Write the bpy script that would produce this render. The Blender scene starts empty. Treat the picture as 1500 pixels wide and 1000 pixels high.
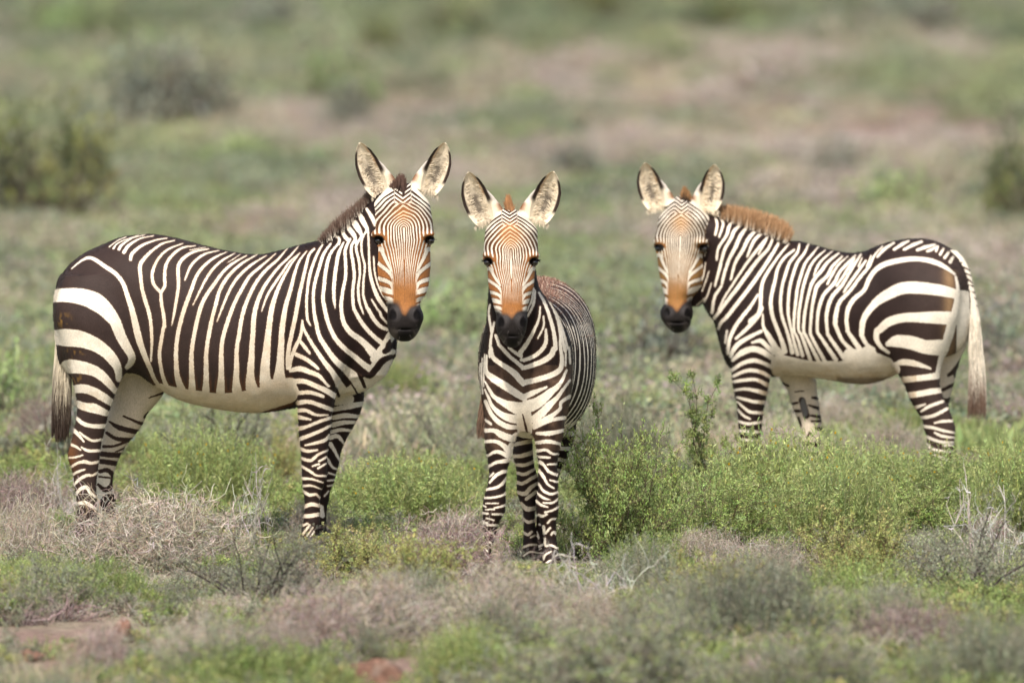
import bpy, math, random
import numpy as np
rng = np.random.default_rng(7)
random.seed(7)
SC = bpy.context.scene
COL = SC.collection

# ---------------------------------------------------------------- camera, sky, sun, exposure
H = 3.0                                  # eye height of the photographer (standing in a vehicle), metres
LENS = 500.0
F = LENS / 36.0 * 1500.0                 # focal length in photo pixels
PITCH = math.atan(710.0 / F)
cam_d = bpy.data.cameras.new("camera")
cam_d.lens = LENS; cam_d.sensor_width = 36.0; cam_d.sensor_fit = 'HORIZONTAL'
cam_d.clip_start = 0.5; cam_d.clip_end = 9000.0
cam_d.dof.use_dof = True; cam_d.dof.focus_distance = 60.9; cam_d.dof.aperture_fstop = 3.9
cam = bpy.data.objects.new("camera", cam_d)
cam.location = (0, 0, H); cam.rotation_euler = (math.pi / 2 - PITCH, 0, 0)
COL.objects.link(cam); SC.camera = cam

SUN_EL, SUN_AZ = math.radians(50), math.radians(-171)      # azimuth from +Y clockwise: behind the camera, to its left
to_sun = np.array([math.sin(SUN_AZ) * math.cos(SUN_EL), math.cos(SUN_AZ) * math.cos(SUN_EL), math.sin(SUN_EL)])
world = bpy.data.worlds.new("World"); SC.world = world; world.use_nodes = True
wn = world.node_tree.nodes; wl = world.node_tree.links
sky = wn.new('ShaderNodeTexSky'); sky.sky_type = 'NISHITA'; sky.sun_disc = False
sky.sun_elevation = SUN_EL; sky.sun_rotation = SUN_AZ % (2 * math.pi)
sky.air_density = 1.0; sky.dust_density = 3.0
wn['Background'].inputs['Strength'].default_value = 0.12
wl.new(sky.outputs[0], wn['Background'].inputs[0])
sun_d = bpy.data.lights.new("sun", 'SUN'); sun_d.energy = 3.2; sun_d.angle = math.radians(3.0); sun_d.color = (1.0, 0.95, 0.87)
sun = bpy.data.objects.new("sun", sun_d); COL.objects.link(sun)
from mathutils import Vector
sun.rotation_euler = Vector(to_sun).to_track_quat('Z', 'Y').to_euler()
SC.view_settings.view_transform = 'Standard'; SC.view_settings.look = 'None'
SC.view_settings.exposure = 0.80; SC.view_settings.gamma = 1.0
SC.cycles.use_denoising = True
SC.cycles.max_bounces = 8; SC.cycles.transparent_max_bounces = 8

def scale_at(D):
    return F / (D * math.cos(PITCH) + H * math.sin(PITCH))       # photo pixels per metre at distance D
def z_at(py, D):
    return H - D * math.tan(PITCH + math.atan((py - 500.0) / F))
def dist_at(py, z=0.0):
    return (H - z) / math.tan(PITCH + math.atan((py - 500.0) / F))

# ---------------------------------------------------------------- small helpers
def tag(o, label=None, cat=None, group=None, kind=None):
    if label: o['label'] = label
    if cat: o['category'] = cat
    if group: o['group'] = group
    if kind: o['kind'] = kind
    return o

def mesh_from(name, V, faces, mats=(), cols=None, smooth=True, fmat=None):
    """faces: (n,3) or (n,4) int array"""
    faces = np.asarray(faces, dtype=np.int32); V = np.asarray(V, dtype=np.float32)
    me = bpy.data.meshes.new(name)
    n, k = faces.shape
    me.vertices.add(len(V)); me.vertices.foreach_set("co", V.ravel())
    me.loops.add(n * k); me.loops.foreach_set("vertex_index", faces.ravel())
    me.polygons.add(n); me.polygons.foreach_set("loop_start", np.arange(0, n * k, k, dtype=np.int32))
    try: me.polygons.foreach_set("loop_total", np.full(n, k, dtype=np.int32))
    except Exception: pass
    if smooth: me.polygons.foreach_set("use_smooth", np.ones(n, dtype=bool))
    for m in mats: me.materials.append(m)
    if fmat is not None: me.polygons.foreach_set("material_index", np.asarray(fmat, dtype=np.int32))
    me.update(calc_edges=True)
    if cols is not None: set_col(me, "col", cols)
    return me

def set_col(me, name, c):
    c = np.asarray(c, dtype=np.float32)
    if c.shape[1] == 3: c = np.hstack([c, np.ones((len(c), 1), np.float32)])
    a = me.attributes.new(name, 'FLOAT_COLOR', 'POINT'); a.data.foreach_set("color", c.ravel())

def link(name, me, parent=None, loc=(0, 0, 0)):
    o = bpy.data.objects.new(name, me); COL.objects.link(o); o.location = loc
    if parent: o.parent = parent
    return o

def hermite(xs, ys, q):
    """smooth interpolation of ys (n or n,m) at q through the stations xs"""
    xs = np.asarray(xs, float); ys = np.asarray(ys, float)
    if ys.ndim == 1: ys = ys[:, None]
    d = np.diff(xs); s = np.diff(ys, axis=0) / d[:, None]
    m = np.empty_like(ys); m[0] = s[0]; m[-1] = s[-1]
    if len(xs) > 2: m[1:-1] = (s[:-1] * d[1:, None] + s[1:] * d[:-1, None]) / (d[1:] + d[:-1])[:, None]
    q = np.clip(np.asarray(q, float), xs[0], xs[-1])
    i = np.clip(np.searchsorted(xs, q) - 1, 0, len(xs) - 2)
    t = ((q - xs[i]) / d[i])[:, None]; h = d[i][:, None]
    return ((2*t**3 - 3*t**2 + 1) * ys[i] + (t**3 - 2*t**2 + t) * h * m[i] + (-2*t**3 + 3*t**2) * ys[i+1] + (t**3 - t**2) * h * m[i+1])

def hash_noise(P, scale, seed=0):
    """cheap smooth value noise on (n,2) or (n,3) points, about -1..1"""
    P = np.asarray(P, float) / scale
    if P.shape[1] == 2: P = np.hstack([P, np.zeros((len(P), 1))])
    I = np.floor(P).astype(np.int64); f = P - I; f = f * f * (3 - 2 * f)
    def h(a):
        n = (a[:, 0] * 374761393 + a[:, 1] * 668265263 + a[:, 2] * 2147483647 + seed * 1274126177) & 0xFFFFFFFF
        n = ((n ^ (n >> 13)) * 1274126177) & 0xFFFFFFFF
        return ((n ^ (n >> 16)) & 0xFFFF) / 32767.5 - 1
    out = 0
    for a in (0, 1):
        for b in (0, 1):
            for c in (0, 1):
                w = (f[:, 0] if a else 1 - f[:, 0]) * (f[:, 1] if b else 1 - f[:, 1]) * (f[:, 2] if c else 1 - f[:, 2])
                out = out + w * h(I + np.array([a, b, c]))
    return out

# ---------------------------------------------------------------- materials
def nmat(name):
    m = bpy.data.materials.new(name); m.use_nodes = True
    return m, m.node_tree.nodes, m.node_tree.links, m.node_tree.nodes['Principled BSDF']

def coat_material():
    m, N, L, b = nmat("zebra_coat")
    st = N.new('ShaderNodeAttribute'); st.attribute_name = 'stripe'
    cl = N.new('ShaderNodeAttribute'); cl.attribute_name = 'cl'
    cd = N.new('ShaderNodeAttribute'); cd.attribute_name = 'cd'
    tc = N.new('ShaderNodeTexCoord')
    n1 = N.new('ShaderNodeTexNoise'); n1.inputs['Scale'].default_value = 190; n1.inputs['Detail'].default_value = 4
    mq = N.new('ShaderNodeMapping'); mq.inputs['Scale'].default_value = (1.3, 1, 0.55); L.new(tc.outputs['Object'], mq.inputs['Vector']); L.new(mq.outputs[0], n1.inputs['Vector'])
    ma = N.new('ShaderNodeMath'); ma.operation = 'MULTIPLY_ADD'; ma.inputs[1].default_value = 7.5; ma.inputs[2].default_value = -3.75
    L.new(n1.outputs['Fac'], ma.inputs[0])
    pa = N.new('ShaderNodeAttribute'); pa.attribute_name = 'ph'; am = N.new('ShaderNodeAttribute'); am.attribute_name = 'amp'
    tp = N.new('ShaderNodeMath'); tp.operation = 'MULTIPLY'; tp.inputs[1].default_value = 2 * math.pi; L.new(pa.outputs['Fac'], tp.inputs[0])
    cs = N.new('ShaderNodeMath'); cs.operation = 'COSINE'; L.new(tp.outputs[0], cs.inputs[0])
    cm = N.new('ShaderNodeMath'); cm.operation = 'MULTIPLY_ADD'; L.new(cs.outputs[0], cm.inputs[0]); L.new(am.outputs['Fac'], cm.inputs[1]); L.new(st.outputs['Fac'], cm.inputs[2])
    ad = N.new('ShaderNodeMath'); ad.operation = 'ADD'; L.new(cm.outputs[0], ad.inputs[0]); L.new(ma.outputs[0], ad.inputs[1])
    mr = N.new('ShaderNodeMapRange'); mr.interpolation_type = 'SMOOTHSTEP'
    mr.inputs['From Min'].default_value = -1.8; mr.inputs['From Max'].default_value = 1.4
    L.new(ad.outputs[0], mr.inputs['Value'])
    # hair-scale and broad mottling of the coat
    mp = N.new('ShaderNodeMapping'); mp.inputs['Scale'].default_value = (1, 1, 0.35); L.new(tc.outputs['Object'], mp.inputs['Vector'])
    n2 = N.new('ShaderNodeTexNoise'); n2.inputs['Scale'].default_value = 260; n2.inputs['Detail'].default_value = 4; L.new(mp.outputs[0], n2.inputs['Vector'])
    n3 = N.new('ShaderNodeTexNoise'); n3.inputs['Scale'].default_value = 14; n3.inputs['Detail'].default_value = 5; L.new(tc.outputs['Object'], n3.inputs['Vector'])
    mx = N.new('ShaderNodeMix'); mx.data_type = 'RGBA'
    L.new(mr.outputs[0], mx.inputs['Factor']); L.new(cd.outputs['Color'], mx.inputs['A']); L.new(cl.outputs['Color'], mx.inputs['B'])
    v2 = N.new('ShaderNodeMapRange'); v2.inputs['To Min'].default_value = 0.62; v2.inputs['To Max'].default_value = 1.38; L.new(n2.outputs['Fac'], v2.inputs['Value'])
    v3 = N.new('ShaderNodeMapRange'); v3.inputs['From Min'].default_value = .3; v3.inputs['From Max'].default_value = .7
    v3.inputs['To Min'].default_value = 0.86; v3.inputs['To Max'].default_value = 1.1; L.new(n3.outputs['Fac'], v3.inputs['Value'])
    mm = N.new('ShaderNodeMath'); mm.operation = 'MULTIPLY'; L.new(v2.outputs[0], mm.inputs[0]); L.new(v3.outputs[0], mm.inputs[1])
    sc = N.new('ShaderNodeVectorMath'); sc.operation = 'SCALE'; L.new(mx.outputs['Result'], sc.inputs[0]); L.new(mm.outputs[0], sc.inputs['Scale'])
    fr = N.new('ShaderNodeMapRange'); fr.inputs['From Min'].default_value = -7.0; fr.inputs['From Max'].default_value = 0.5; fr.inputs['To Max'].default_value = 0.8; fr.clamp = True; L.new(ad.outputs[0], fr.inputs['Value'])
    wm = N.new('ShaderNodeMath'); wm.operation = 'SUBTRACT'; wm.use_clamp = True; L.new(fr.outputs[0], wm.inputs[0]); L.new(mr.outputs[0], wm.inputs[1])
    tn = N.new('ShaderNodeMix'); tn.data_type = 'RGBA'; L.new(wm.outputs[0], tn.inputs['Factor']); L.new(sc.outputs[0], tn.inputs['A']); tn.inputs['B'].default_value = (.085, .045, .028, 1)
    L.new(tn.outputs['Result'], b.inputs['Base Color'])
    b.inputs['Roughness'].default_value = 0.58
    b.inputs['Specular IOR Level'].default_value = 0.09
    b.inputs['Sheen Weight'].default_value = 0.0; b.inputs['Sheen Roughness'].default_value = 0.5
    bp = N.new('ShaderNodeBump'); bp.inputs['Strength'].default_value = 0.35; bp.inputs['Distance'].default_value = 0.004
    L.new(n2.outputs['Fac'], bp.inputs['Height']); L.new(bp.outputs[0], b.inputs['Normal'])
    return m

def col_material(name, rough=0.7, spec=0.2, trans=0.0, vary=0.25, nscale=30.0):
    """colour from the 'col' attribute, varied a little per object and by a noise"""
    m, N, L, b = nmat(name)
    at = N.new('ShaderNodeAttribute'); at.attribute_name = 'col'
    oi = N.new('ShaderNodeObjectInfo')
    tc = N.new('ShaderNodeTexCoord')
    no = N.new('ShaderNodeTexNoise'); no.inputs['Scale'].default_value = nscale; no.inputs['Detail'].default_value = 2; L.new(tc.outputs['Object'], no.inputs['Vector'])
    v = N.new('ShaderNodeMapRange'); v.inputs['From Min'].default_value = .25; v.inputs['From Max'].default_value = .75
    v.inputs['To Min'].default_value = 1 - vary; v.inputs['To Max'].default_value = 1 + vary; L.new(no.outputs['Fac'], v.inputs['Value'])
    r = N.new('ShaderNodeMapRange'); r.inputs['To Min'].default_value = 0.78; r.inputs['To Max'].default_value = 1.2; L.new(oi.outputs['Random'], r.inputs['Value'])
    mm = N.new('ShaderNodeMath'); mm.operation = 'MULTIPLY'; L.new(v.outputs[0], mm.inputs[0]); L.new(r.outputs[0], mm.inputs[1])
    sc = N.new('ShaderNodeVectorMath'); sc.operation = 'SCALE'; L.new(at.outputs['Color'], sc.inputs[0]); L.new(mm.outputs[0], sc.inputs['Scale'])
    L.new(sc.outputs[0], b.inputs['Base Color'])
    b.inputs['Roughness'].default_value = rough; b.inputs['Specular IOR Level'].default_value = spec
    if trans > 0:
        t = N.new('ShaderNodeBsdfTranslucent'); L.new(sc.outputs[0], t.inputs['Color'])
        ms = N.new('ShaderNodeMixShader'); ms.inputs[0].default_value = trans
        L.new(b.outputs[0], ms.inputs[1]); L.new(t.outputs[0], ms.inputs[2]); L.new(ms.outputs[0], N['Material Output'].inputs[0])
    return m

M_COAT = coat_material()
M_HAIR = col_material("hair", 0.55, 0.3, 0.15, 0.15, 60)
M_TWIG = col_material("dry_twig", 0.85, 0.15, 0.0, 0.2, 18)
M_LEAF = col_material("leaf", 0.55, 0.3, 0.35, 0.2, 9)
M_ROCK = col_material("rock", 0.9, 0.2, 0.0, 0.35, 14)
m, N_, L_, b_ = nmat("eye"); b_.inputs['Base Color'].default_value = (0.012, 0.008, 0.006, 1); b_.inputs['Roughness'].default_value = 0.08
b_.inputs['Coat Weight'].default_value = 0.6
_n = N_.new('ShaderNodeTexNoise'); _n.inputs['Scale'].default_value = 40
_r = N_.new('ShaderNodeMapRange'); _r.inputs['To Min'].default_value = .06; _r.inputs['To Max'].default_value = .14
L_.new(_n.outputs['Fac'], _r.inputs['Value']); L_.new(_r.outputs[0], b_.inputs['Roughness'])
M_EYE = m
# ---------------------------------------------------------------- zebra bodies
# A body is one implicit surface: outlines measured on the photograph (side or front view of each animal, in
# photo pixels = about 3 mm) swept into rounded sections, blended together and meshed by surface nets.
PAR = 0.0495           # apparent rise per unit of depth (camera looks slightly down)
GH = 1.35              # grid step, photo pixels

def unit3(P, Fc):
    n = np.cross(P[Fc[:, 2]] - P[Fc[:, 0]], P[Fc[:, 3]] - P[Fc[:, 1]]); N = np.zeros_like(P)
    for j in range(4):
        for k in range(3): N[:, k] += np.bincount(Fc[:, j], weights=n[:, k], minlength=len(P))
    return N / np.maximum(np.linalg.norm(N, axis=1, keepdims=True), 1e-9)

class Body:
    def __init__(s, x0, x1, p0, p1, y0, y1, shear=0.0, yref=0.0):
        s.xs = np.arange(x0, x1, GH, dtype=np.float32); s.ps = np.arange(p0, p1, GH, dtype=np.float32); s.ys = np.arange(y0, y1, GH, dtype=np.float32)
        s.F = np.full((len(s.xs), len(s.ys), len(s.ps)), 30.0, np.float32)
        s.R = np.zeros(s.F.shape, np.int8); s.Fm = np.full(s.F.shape, 40.0, np.float32)
        s.shear, s.yref = shear, yref
    def block(s, bx, by, bp, m):
        def r(a, lo, hi): return slice(max(0, np.searchsorted(a, lo - m)), np.searchsorted(a, hi + m))
        return r(s.xs, *bx), r(s.ys, *by), r(s.ps, *bp)
    def merge(s, sl, f, region, k):
        a = s.F[sl]; h = np.clip(0.5 + 0.5 * (a - f) / k, 0, 1)
        s.F[sl] = a * (1 - h) + f * h - k * h * (1 - h)
        fm = s.Fm[sl]; w = f < fm; s.R[sl][w] = region; fm[w] = f[w]
    def sweep(s, region, axis, rows, k=10.0, n=2.0, shift=True):
        R = np.array(rows, float)
        if axis == 'x':      # x, top, bottom, depth centre, half depth
            R[:, 1] += PAR * R[:, 3]; R[:, 2] += PAR * R[:, 3]
            if shift: R[:, 0] -= s.shear * (np.mean(R[:, 3]) + s.yref)
            lo_b, hi_b = np.minimum(R[:, 1], R[:, 2]), np.maximum(R[:, 1], R[:, 2]); lo_y, hi_y = R[:, 3] - R[:, 4], R[:, 3] + R[:, 4]
            sl = s.block((R[0, 0], R[-1, 0]), (lo_y.min(), hi_y.max()), (lo_b.min(), hi_b.max()), k + 4)
            st = s.xs[sl[0]]; T = hermite(R[:, 0], np.stack([lo_b, hi_b, lo_y, hi_y], 1), st)[:, :, None, None].astype(np.float32)
            B, C, lob, hib, loc, hic = s.ps[sl[2]][None, None, :], s.ys[sl[1]][None, :, None], T[:, 0], T[:, 1], T[:, 2], T[:, 3]
            out = np.maximum(R[0, 0] - st, st - R[-1, 0])[:, None, None]
        elif axis == 'z':    # py, left, right, depth centre, half depth
            if shift:
                sh = s.shear * (R[:, 3] + s.yref); R[:, 1] -= sh; R[:, 2] -= sh
            R[:, 0] += PAR * np.mean(R[:, 3])
            lo_y, hi_y = R[:, 3] - R[:, 4], R[:, 3] + R[:, 4]
            sl = s.block((R[:, 1].min(), R[:, 2].max()), (lo_y.min(), hi_y.max()), (R[0, 0], R[-1, 0]), k + 4)
            st = s.ps[sl[2]]; T = hermite(R[:, 0], np.stack([R[:, 1], R[:, 2], lo_y, hi_y], 1), st).T[:, None, None, :].astype(np.float32)
            B, C, lob, hib, loc, hic = s.xs[sl[0]][:, None, None], s.ys[sl[1]][None, :, None], T[0], T[1], T[2], T[3]
            out = np.maximum(R[0, 0] - st, st - R[-1, 0])[None, None, :]
        else:                # y: depth, left, right, top, bottom
            R[:, 3] += PAR * R[:, 0]; R[:, 4] += PAR * R[:, 0]
            sl = s.block((R[:, 1].min(), R[:, 2].max()), (R[0, 0], R[-1, 0]), (R[:, 3].min(), R[:, 4].max()), k + 4)
            st = s.ys[sl[1]]; T = hermite(R[:, 0], R[:, 1:5], st).T[:, None, :, None].astype(np.float32)
            B, C, lob, hib, loc, hic = s.xs[sl[0]][:, None, None], s.ps[sl[2]][None, None, :], T[0], T[1], T[2], T[3]
            out = np.maximum(R[0, 0] - st, st - R[-1, 0])[None, :, None]
        hb = np.maximum((hib - lob) / 2, 1.0); hc = np.maximum((hic - loc) / 2, 1.0)
        db = np.abs(B - (lob + hib) / 2); dc = np.abs(C - (loc + hic) / 2)
        u, v = db / hb, dc / hc
        r = (u ** n + v ** n) ** (1.0 / n) if n != 2 else np.sqrt(u * u + v * v)
        g = np.sqrt((u / hb) ** 2 + (v / hc) ** 2) / np.maximum(r, 0.05)
        f = (r - 1) / np.maximum(g, 1.0 / np.maximum(hb, hc))
        f = np.clip(np.maximum(f, out.astype(np.float32)), -60, 60)
        s.merge(sl, f.astype(np.float32), region, k)
    def ball(s, region, c, rad, k=5.0, cut=False):
        x, p, y = c; x -= s.shear * (y + s.yref); p += PAR * y; rx, rp, ry = rad
        sl = s.block((x - rx, x + rx), (y - ry, y + ry), (p - rp, p + rp), k + 4)
        X, Y, Pp = s.xs[sl[0]][:, None, None] - x, s.ys[sl[1]][None, :, None] - y, s.ps[sl[2]][None, None, :] - p
        r = np.sqrt((X / rx) ** 2 + (Y / ry) ** 2 + (Pp / rp) ** 2); f = ((r - 1) * min(rad)).astype(np.float32)
        if cut:
            a = -s.F[sl]; h = np.clip(0.5 + 0.5 * (a - f) / k, 0, 1)
            s.F[sl] = -(a * (1 - h) + f * h - k * h * (1 - h))
        else: s.merge(sl, f, region, k)
    def polygonise(s):
        Fv = s.F; ins = Fv < 0; nx, ny, nz = Fv.shape
        c8 = [(a, b, c) for a in (0, 1) for b in (0, 1) for c in (0, 1)]
        anyi = np.zeros((nx-1, ny-1, nz-1), bool); alli = np.ones_like(anyi)
        for a, b, c in c8:
            q = ins[a:nx-1+a, b:ny-1+b, c:nz-1+c]; anyi |= q; alli &= q
        act = anyi & ~alli; I = np.argwhere(act)
        idx = np.full(act.shape, -1, np.int32); idx[act] = np.arange(len(I))
        val = {c: Fv[I[:, 0]+c[0], I[:, 1]+c[1], I[:, 2]+c[2]] for c in c8}
        P = np.zeros((len(I), 3)); cnt = np.zeros(len(I))
        for a in c8:
            for ax in range(3):
                if a[ax] == 0:
                    b = list(a); b[ax] = 1; b = tuple(b)
                    va, vb = val[a], val[b]; w = (va < 0) != (vb < 0)
                    t = np.where(w, va / np.where(w, va - vb, 1), 0)
                    for d in range(3): P[:, d] += w * (a[d] + (t if d == ax else 0))
                    cnt += w
        P = P / cnt[:, None] + I
        faces = []
        for ax in range(3):
            sh = [slice(0, None)] * 3; s0 = list(sh); s1 = list(sh); s0[ax] = slice(0, -1); s1[ax] = slice(1, None)
            e0, e1 = ins[tuple(s0)], ins[tuple(s1)]
            E = np.argwhere(e0 != e1); o = [d for d in range(3) if d != ax]
            E = E[(E[:, o[0]] > 0) & (E[:, o[1]] > 0) & (E[:, o[0]] < Fv.shape[o[0]]-1) & (E[:, o[1]] < Fv.shape[o[1]]-1)]
            flip = e0[E[:, 0], E[:, 1], E[:, 2]]
            q = []
            for da, db in ((0, 0), (1, 0), (1, 1), (0, 1)):
                Q = E.copy(); Q[:, o[0]] -= da; Q[:, o[1]] -= db; q.append(idx[Q[:, 0], Q[:, 1], Q[:, 2]])
            q = np.stack(q, 1)
            if ax == 1: flip = ~flip
            q[~flip] = q[~flip][:, ::-1]
            faces.append(q)
        Fc = np.vstack(faces)
        e = np.vstack([Fc[:, [0, 1]], Fc[:, [1, 2]], Fc[:, [2, 3]], Fc[:, [3, 0]]]); e = np.vstack([e, e[:, ::-1]])
        deg = np.bincount(e[:, 0], minlength=len(P))
        for lam in (0.5, 0.5, 0.5):
            M = np.stack([np.bincount(e[:, 0], weights=P[e[:, 1], d], minlength=len(P)) for d in range(3)], 1) / np.maximum(deg, 1)[:, None]
            P = P + lam * (M - P)
        P = P + (.55 * hash_noise(P, 26.0, 71) + .25 * hash_noise(P, 9.0, 72))[:, None] * unit3(P, Fc) / GH
        J = np.clip(np.round(P).astype(int), 0, np.array(Fv.shape) - 1)
        reg = s.R[J[:, 0], J[:, 1], J[:, 2]]
        X = np.stack([s.xs[0] + P[:, 0] * GH, s.ys[0] + P[:, 1] * GH, s.ps[0] + P[:, 2] * GH], 1)   # x, depth, py
        return X, Fc, reg

# ---- coat stripes: each stripe is a stroke measured on the photo (window letter, then zoomed coordinates)
WIN = dict(A=(70,330), B=(230,330), C=(380,310), D=(70,460), E=(230,460), Q=(380,440), J=(70,600), G=(400,560), H=(400,660), I=(490,350),
           a=(1000,310), b=(1100,330), c=(1230,330), d=(1030,450), e=(1240,460), f=(1050,540), g=(1240,540),
           r=(660,370), s=(660,490), t=(660,600), u=(660,690))
def parse_strokes(text):
    out = []
    for line in text.strip().splitlines():
        tk = line.split()
        if not tk: continue
        kind, ws = tk[0], [float(v) for v in tk[1].split(',')]
        w0 = None; pts = []
        for t in tk[2:]:
            if t in WIN: w0 = WIN[t]
            else:
                X, Y = t.split(','); pts.append((w0[0] + float(X) * .16, w0[1] + float(Y) * .16))
        out.append((kind, np.array(ws), np.array(pts)))
    return out

def paint(x, p, base, strokes, lim=8.0, thin=1.0):
    f = np.full(len(x), base, np.float32)
    for kind, ws, pts in strokes:
        n = len(pts); tt = np.arange(n, dtype=float)
        q = np.linspace(0, n - 1, max(2, (n - 1) * 4 + 1)) if n > 1 else np.zeros(1)
        c = hermite(tt, pts, q) if n > 2 else (pts[0] + (pts[-1] - pts[0]) * (q / max(n - 1, 1))[:, None])
        w = np.interp(q / max(n - 1, 1), np.linspace(0, 1, len(ws)), ws) / 2
        if kind == 'W': w = w * np.interp(w * 2, [3, 8, 16], [.86 * thin, .80 * thin, .97])
        m = w.max() + lim
        sel = np.nonzero((x > c[:, 0].min() - m) & (x < c[:, 0].max() + m) & (p > c[:, 1].min() - m) & (p < c[:, 1].max() + m))[0]
        if not len(sel): continue
        X, P = x[sel], p[sel]; best = np.full(len(sel), -99.0)
        for i in range(len(c) - 1):
            d = c[i+1] - c[i]; L2 = max((d * d).sum(), 1e-9)
            t = np.clip(((X - c[i, 0]) * d[0] + (P - c[i, 1]) * d[1]) / L2, 0, 1)
            dist = np.hypot(X - c[i, 0] - t * d[0], P - c[i, 1] - t * d[1])
            best = np.maximum(best, w[i] + (w[i+1] - w[i]) * t - dist)
        best = np.clip(best, -lim, lim)
        f[sel] = np.maximum(f[sel], best) if kind == 'W' else np.minimum(f[sel], -best)
    return f

WHITE = np.array([0.66, 0.585, 0.475]); TAN = np.array([0.47, 0.36, 0.24]); DARK = np.array([0.017, 0.010, 0.0085])
RUST = np.array([0.30, 0.118, 0.038]); NOSE = np.array([0.31, 0.125, 0.036]); BLACK = np.array([0.016, 0.013, 0.012])
def mixc(a, b, t): return a * (1 - t[:, None]) + b * t[:, None]
def sstep(x, a, b): t = np.clip((x - a) / (b - a), 0, 1); return t * t * (3 - 2 * t)

CHEEK = parse_strokes("""
W 7,8,6,5,4 I 380,115 430,100 455,155 490,230 530,300
W 6,6,6,5,3 I 375,205 440,260 500,310 535,365 548,450
W 7,7,7,6,4 I 375,350 405,368 470,390 520,420 545,490
W 8,8,10,8 I 380,445 430,462 480,480 545,505
W 6,7,8,6 I 400,530 460,550 500,560 545,580
W 6,7,7 I 430,600 485,612 540,635
""")
def face(x, p, cx_rows, lm, sx, rust_amt=1.0):
    """x, p: image-plane px; cx_rows: (py, centre x); lm: py of poll, whorl, eye, rust top, black top, chin"""
    v = np.interp(p, lm, [273, 300, 353, 420, 448, 500]) + np.minimum(p - lm[0], 0)
    cx = np.interp(p, [r[0] for r in cx_rows], [r[1] for r in cx_rows])
    u = np.abs(x - cx) / sx
    jit = hash_noise(np.stack([x, p], 1), 9.0, 3) * 0.5 + hash_noise(np.stack([x, p], 1), 21.0, 6) * 2.0
    spread = np.interp(v, [335, 353, 375, 400, 420, 440, 460], [1, .95, .76, .58, .53, .5, .5])
    dv = 0.92 * np.maximum(336 - v, 0); arch = (u + np.sqrt(u * u + 4 * dv * dv)) / 2      # pointed arches over the brow
    Fan = np.where(v < 336, arch, u / spread) + jit * 0.9
    ph = np.interp(Fan, [0, 13, 25, 60], [0, 13 / 3.6, 13 / 3.6 + 12 / 4.7, 13 / 3.6 + 12 / 4.7 + 35 / 5.9])
    top = sstep(301 - v, 0, 3) * (1 - sstep(u, 11, 14))
    ph = np.where(top > .5, (v + 0.75 * u) / 6.5, ph)
    amp = np.clip(.95 + .35 * hash_noise(np.stack([x, p], 1), 7.0, 61), .35, 1.3); f = -0.3 - 0.4 * sstep(Fan, 10, 24) + 1.1 * sstep(u, 17, 30) * sstep(318 - v, 0, 16)
    xb = np.interp(v, [340, 356, 366, 380, 397, 440], [60, 42, 30, 24, 17.5, 15.5])
    fc = paint(593.0 - u, v, -8.0, CHEEK) * sx
    ch = u > xb
    f = np.where(ch, fc, f); amp = np.where(ch, 0.0, amp)
    cl = np.tile(WHITE, (len(x), 1)); cd = np.tile(DARK, (len(x), 1))
    rustline = np.clip(.3 * sstep(v, 300, 325) + sstep(v, 345, 380) + ch * sstep(v, 345, 356) + 0.75 * sstep(u, 16, 26) * sstep(v, 335, 350), 0, 1)
    cd = mixc(cd, RUST, rustline)
    fore = np.exp(-((u / 17) ** 2 + ((v - 314) / 18) ** 2)) * rust_amt
    cd = mixc(cd, RUST * 0.9, np.clip(fore * 1.1, 0, 1)); cl = mixc(cl, np.array([.58, .36, .2]), np.clip(fore * 0.9, 0, .9))
    # rust nose, black muzzle with the rust running down its middle
    nz = sstep(v + jit * 4, 386, 436) * (1 - sstep(u, 15, 20))
    cl = mixc(cl, NOSE, nz); cd = mixc(cd, NOSE * 0.92, nz)
    blk = sstep(v - 11 * np.exp(-(u / 7.5) ** 2) + 4 * sstep(u, 10, 24) + jit * 3, 441, 452)
    cl = mixc(cl, BLACK, blk); cd = mixc(cd, BLACK, blk)
    for sx_ in (-1, 1):
        hole = np.clip(1.35 - np.hypot(((x - cx) / sx - sx_ * 18) / 5.0, (v - 462 - 2 * np.abs((x - cx) / sx - sx_ * 18) * .2) / 7.0), 0, 1) * blk
        halo = np.clip(1.2 - np.hypot(((x - cx) / sx - sx_ * 13) / 9.0, (v - 459) / 13.0), 0, 1) * blk * (1 - np.clip(hole * 2, 0, 1))
        cl = mixc(cl, np.array([.055, .048, .046]), halo * .9); cl = mixc(cl, np.array([.004, .003, .003]), np.clip(hole * 2, 0, 1))  # grey sheen round each nostril and its dark hollow, painted into the colour
    mid_ = np.exp(-(u / 9) ** 2) * sstep(v, 474, 484); cl = mixc(cl, np.array([.006, .005, .005]), mid_ * .8)
    lips = sstep(v, 478, 492) * sstep(u, 8, 16) * 0.22
    cl = mixc(cl, np.array([.22, .18, .15]), lips); cd = mixc(cd, np.array([.22, .18, .15]), lips)
    # brown skin round the eyes
    amp = amp * (1 - blk); f = np.where(blk > .5, 4.0, f)
    return f, cl, cd, ph, amp

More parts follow.
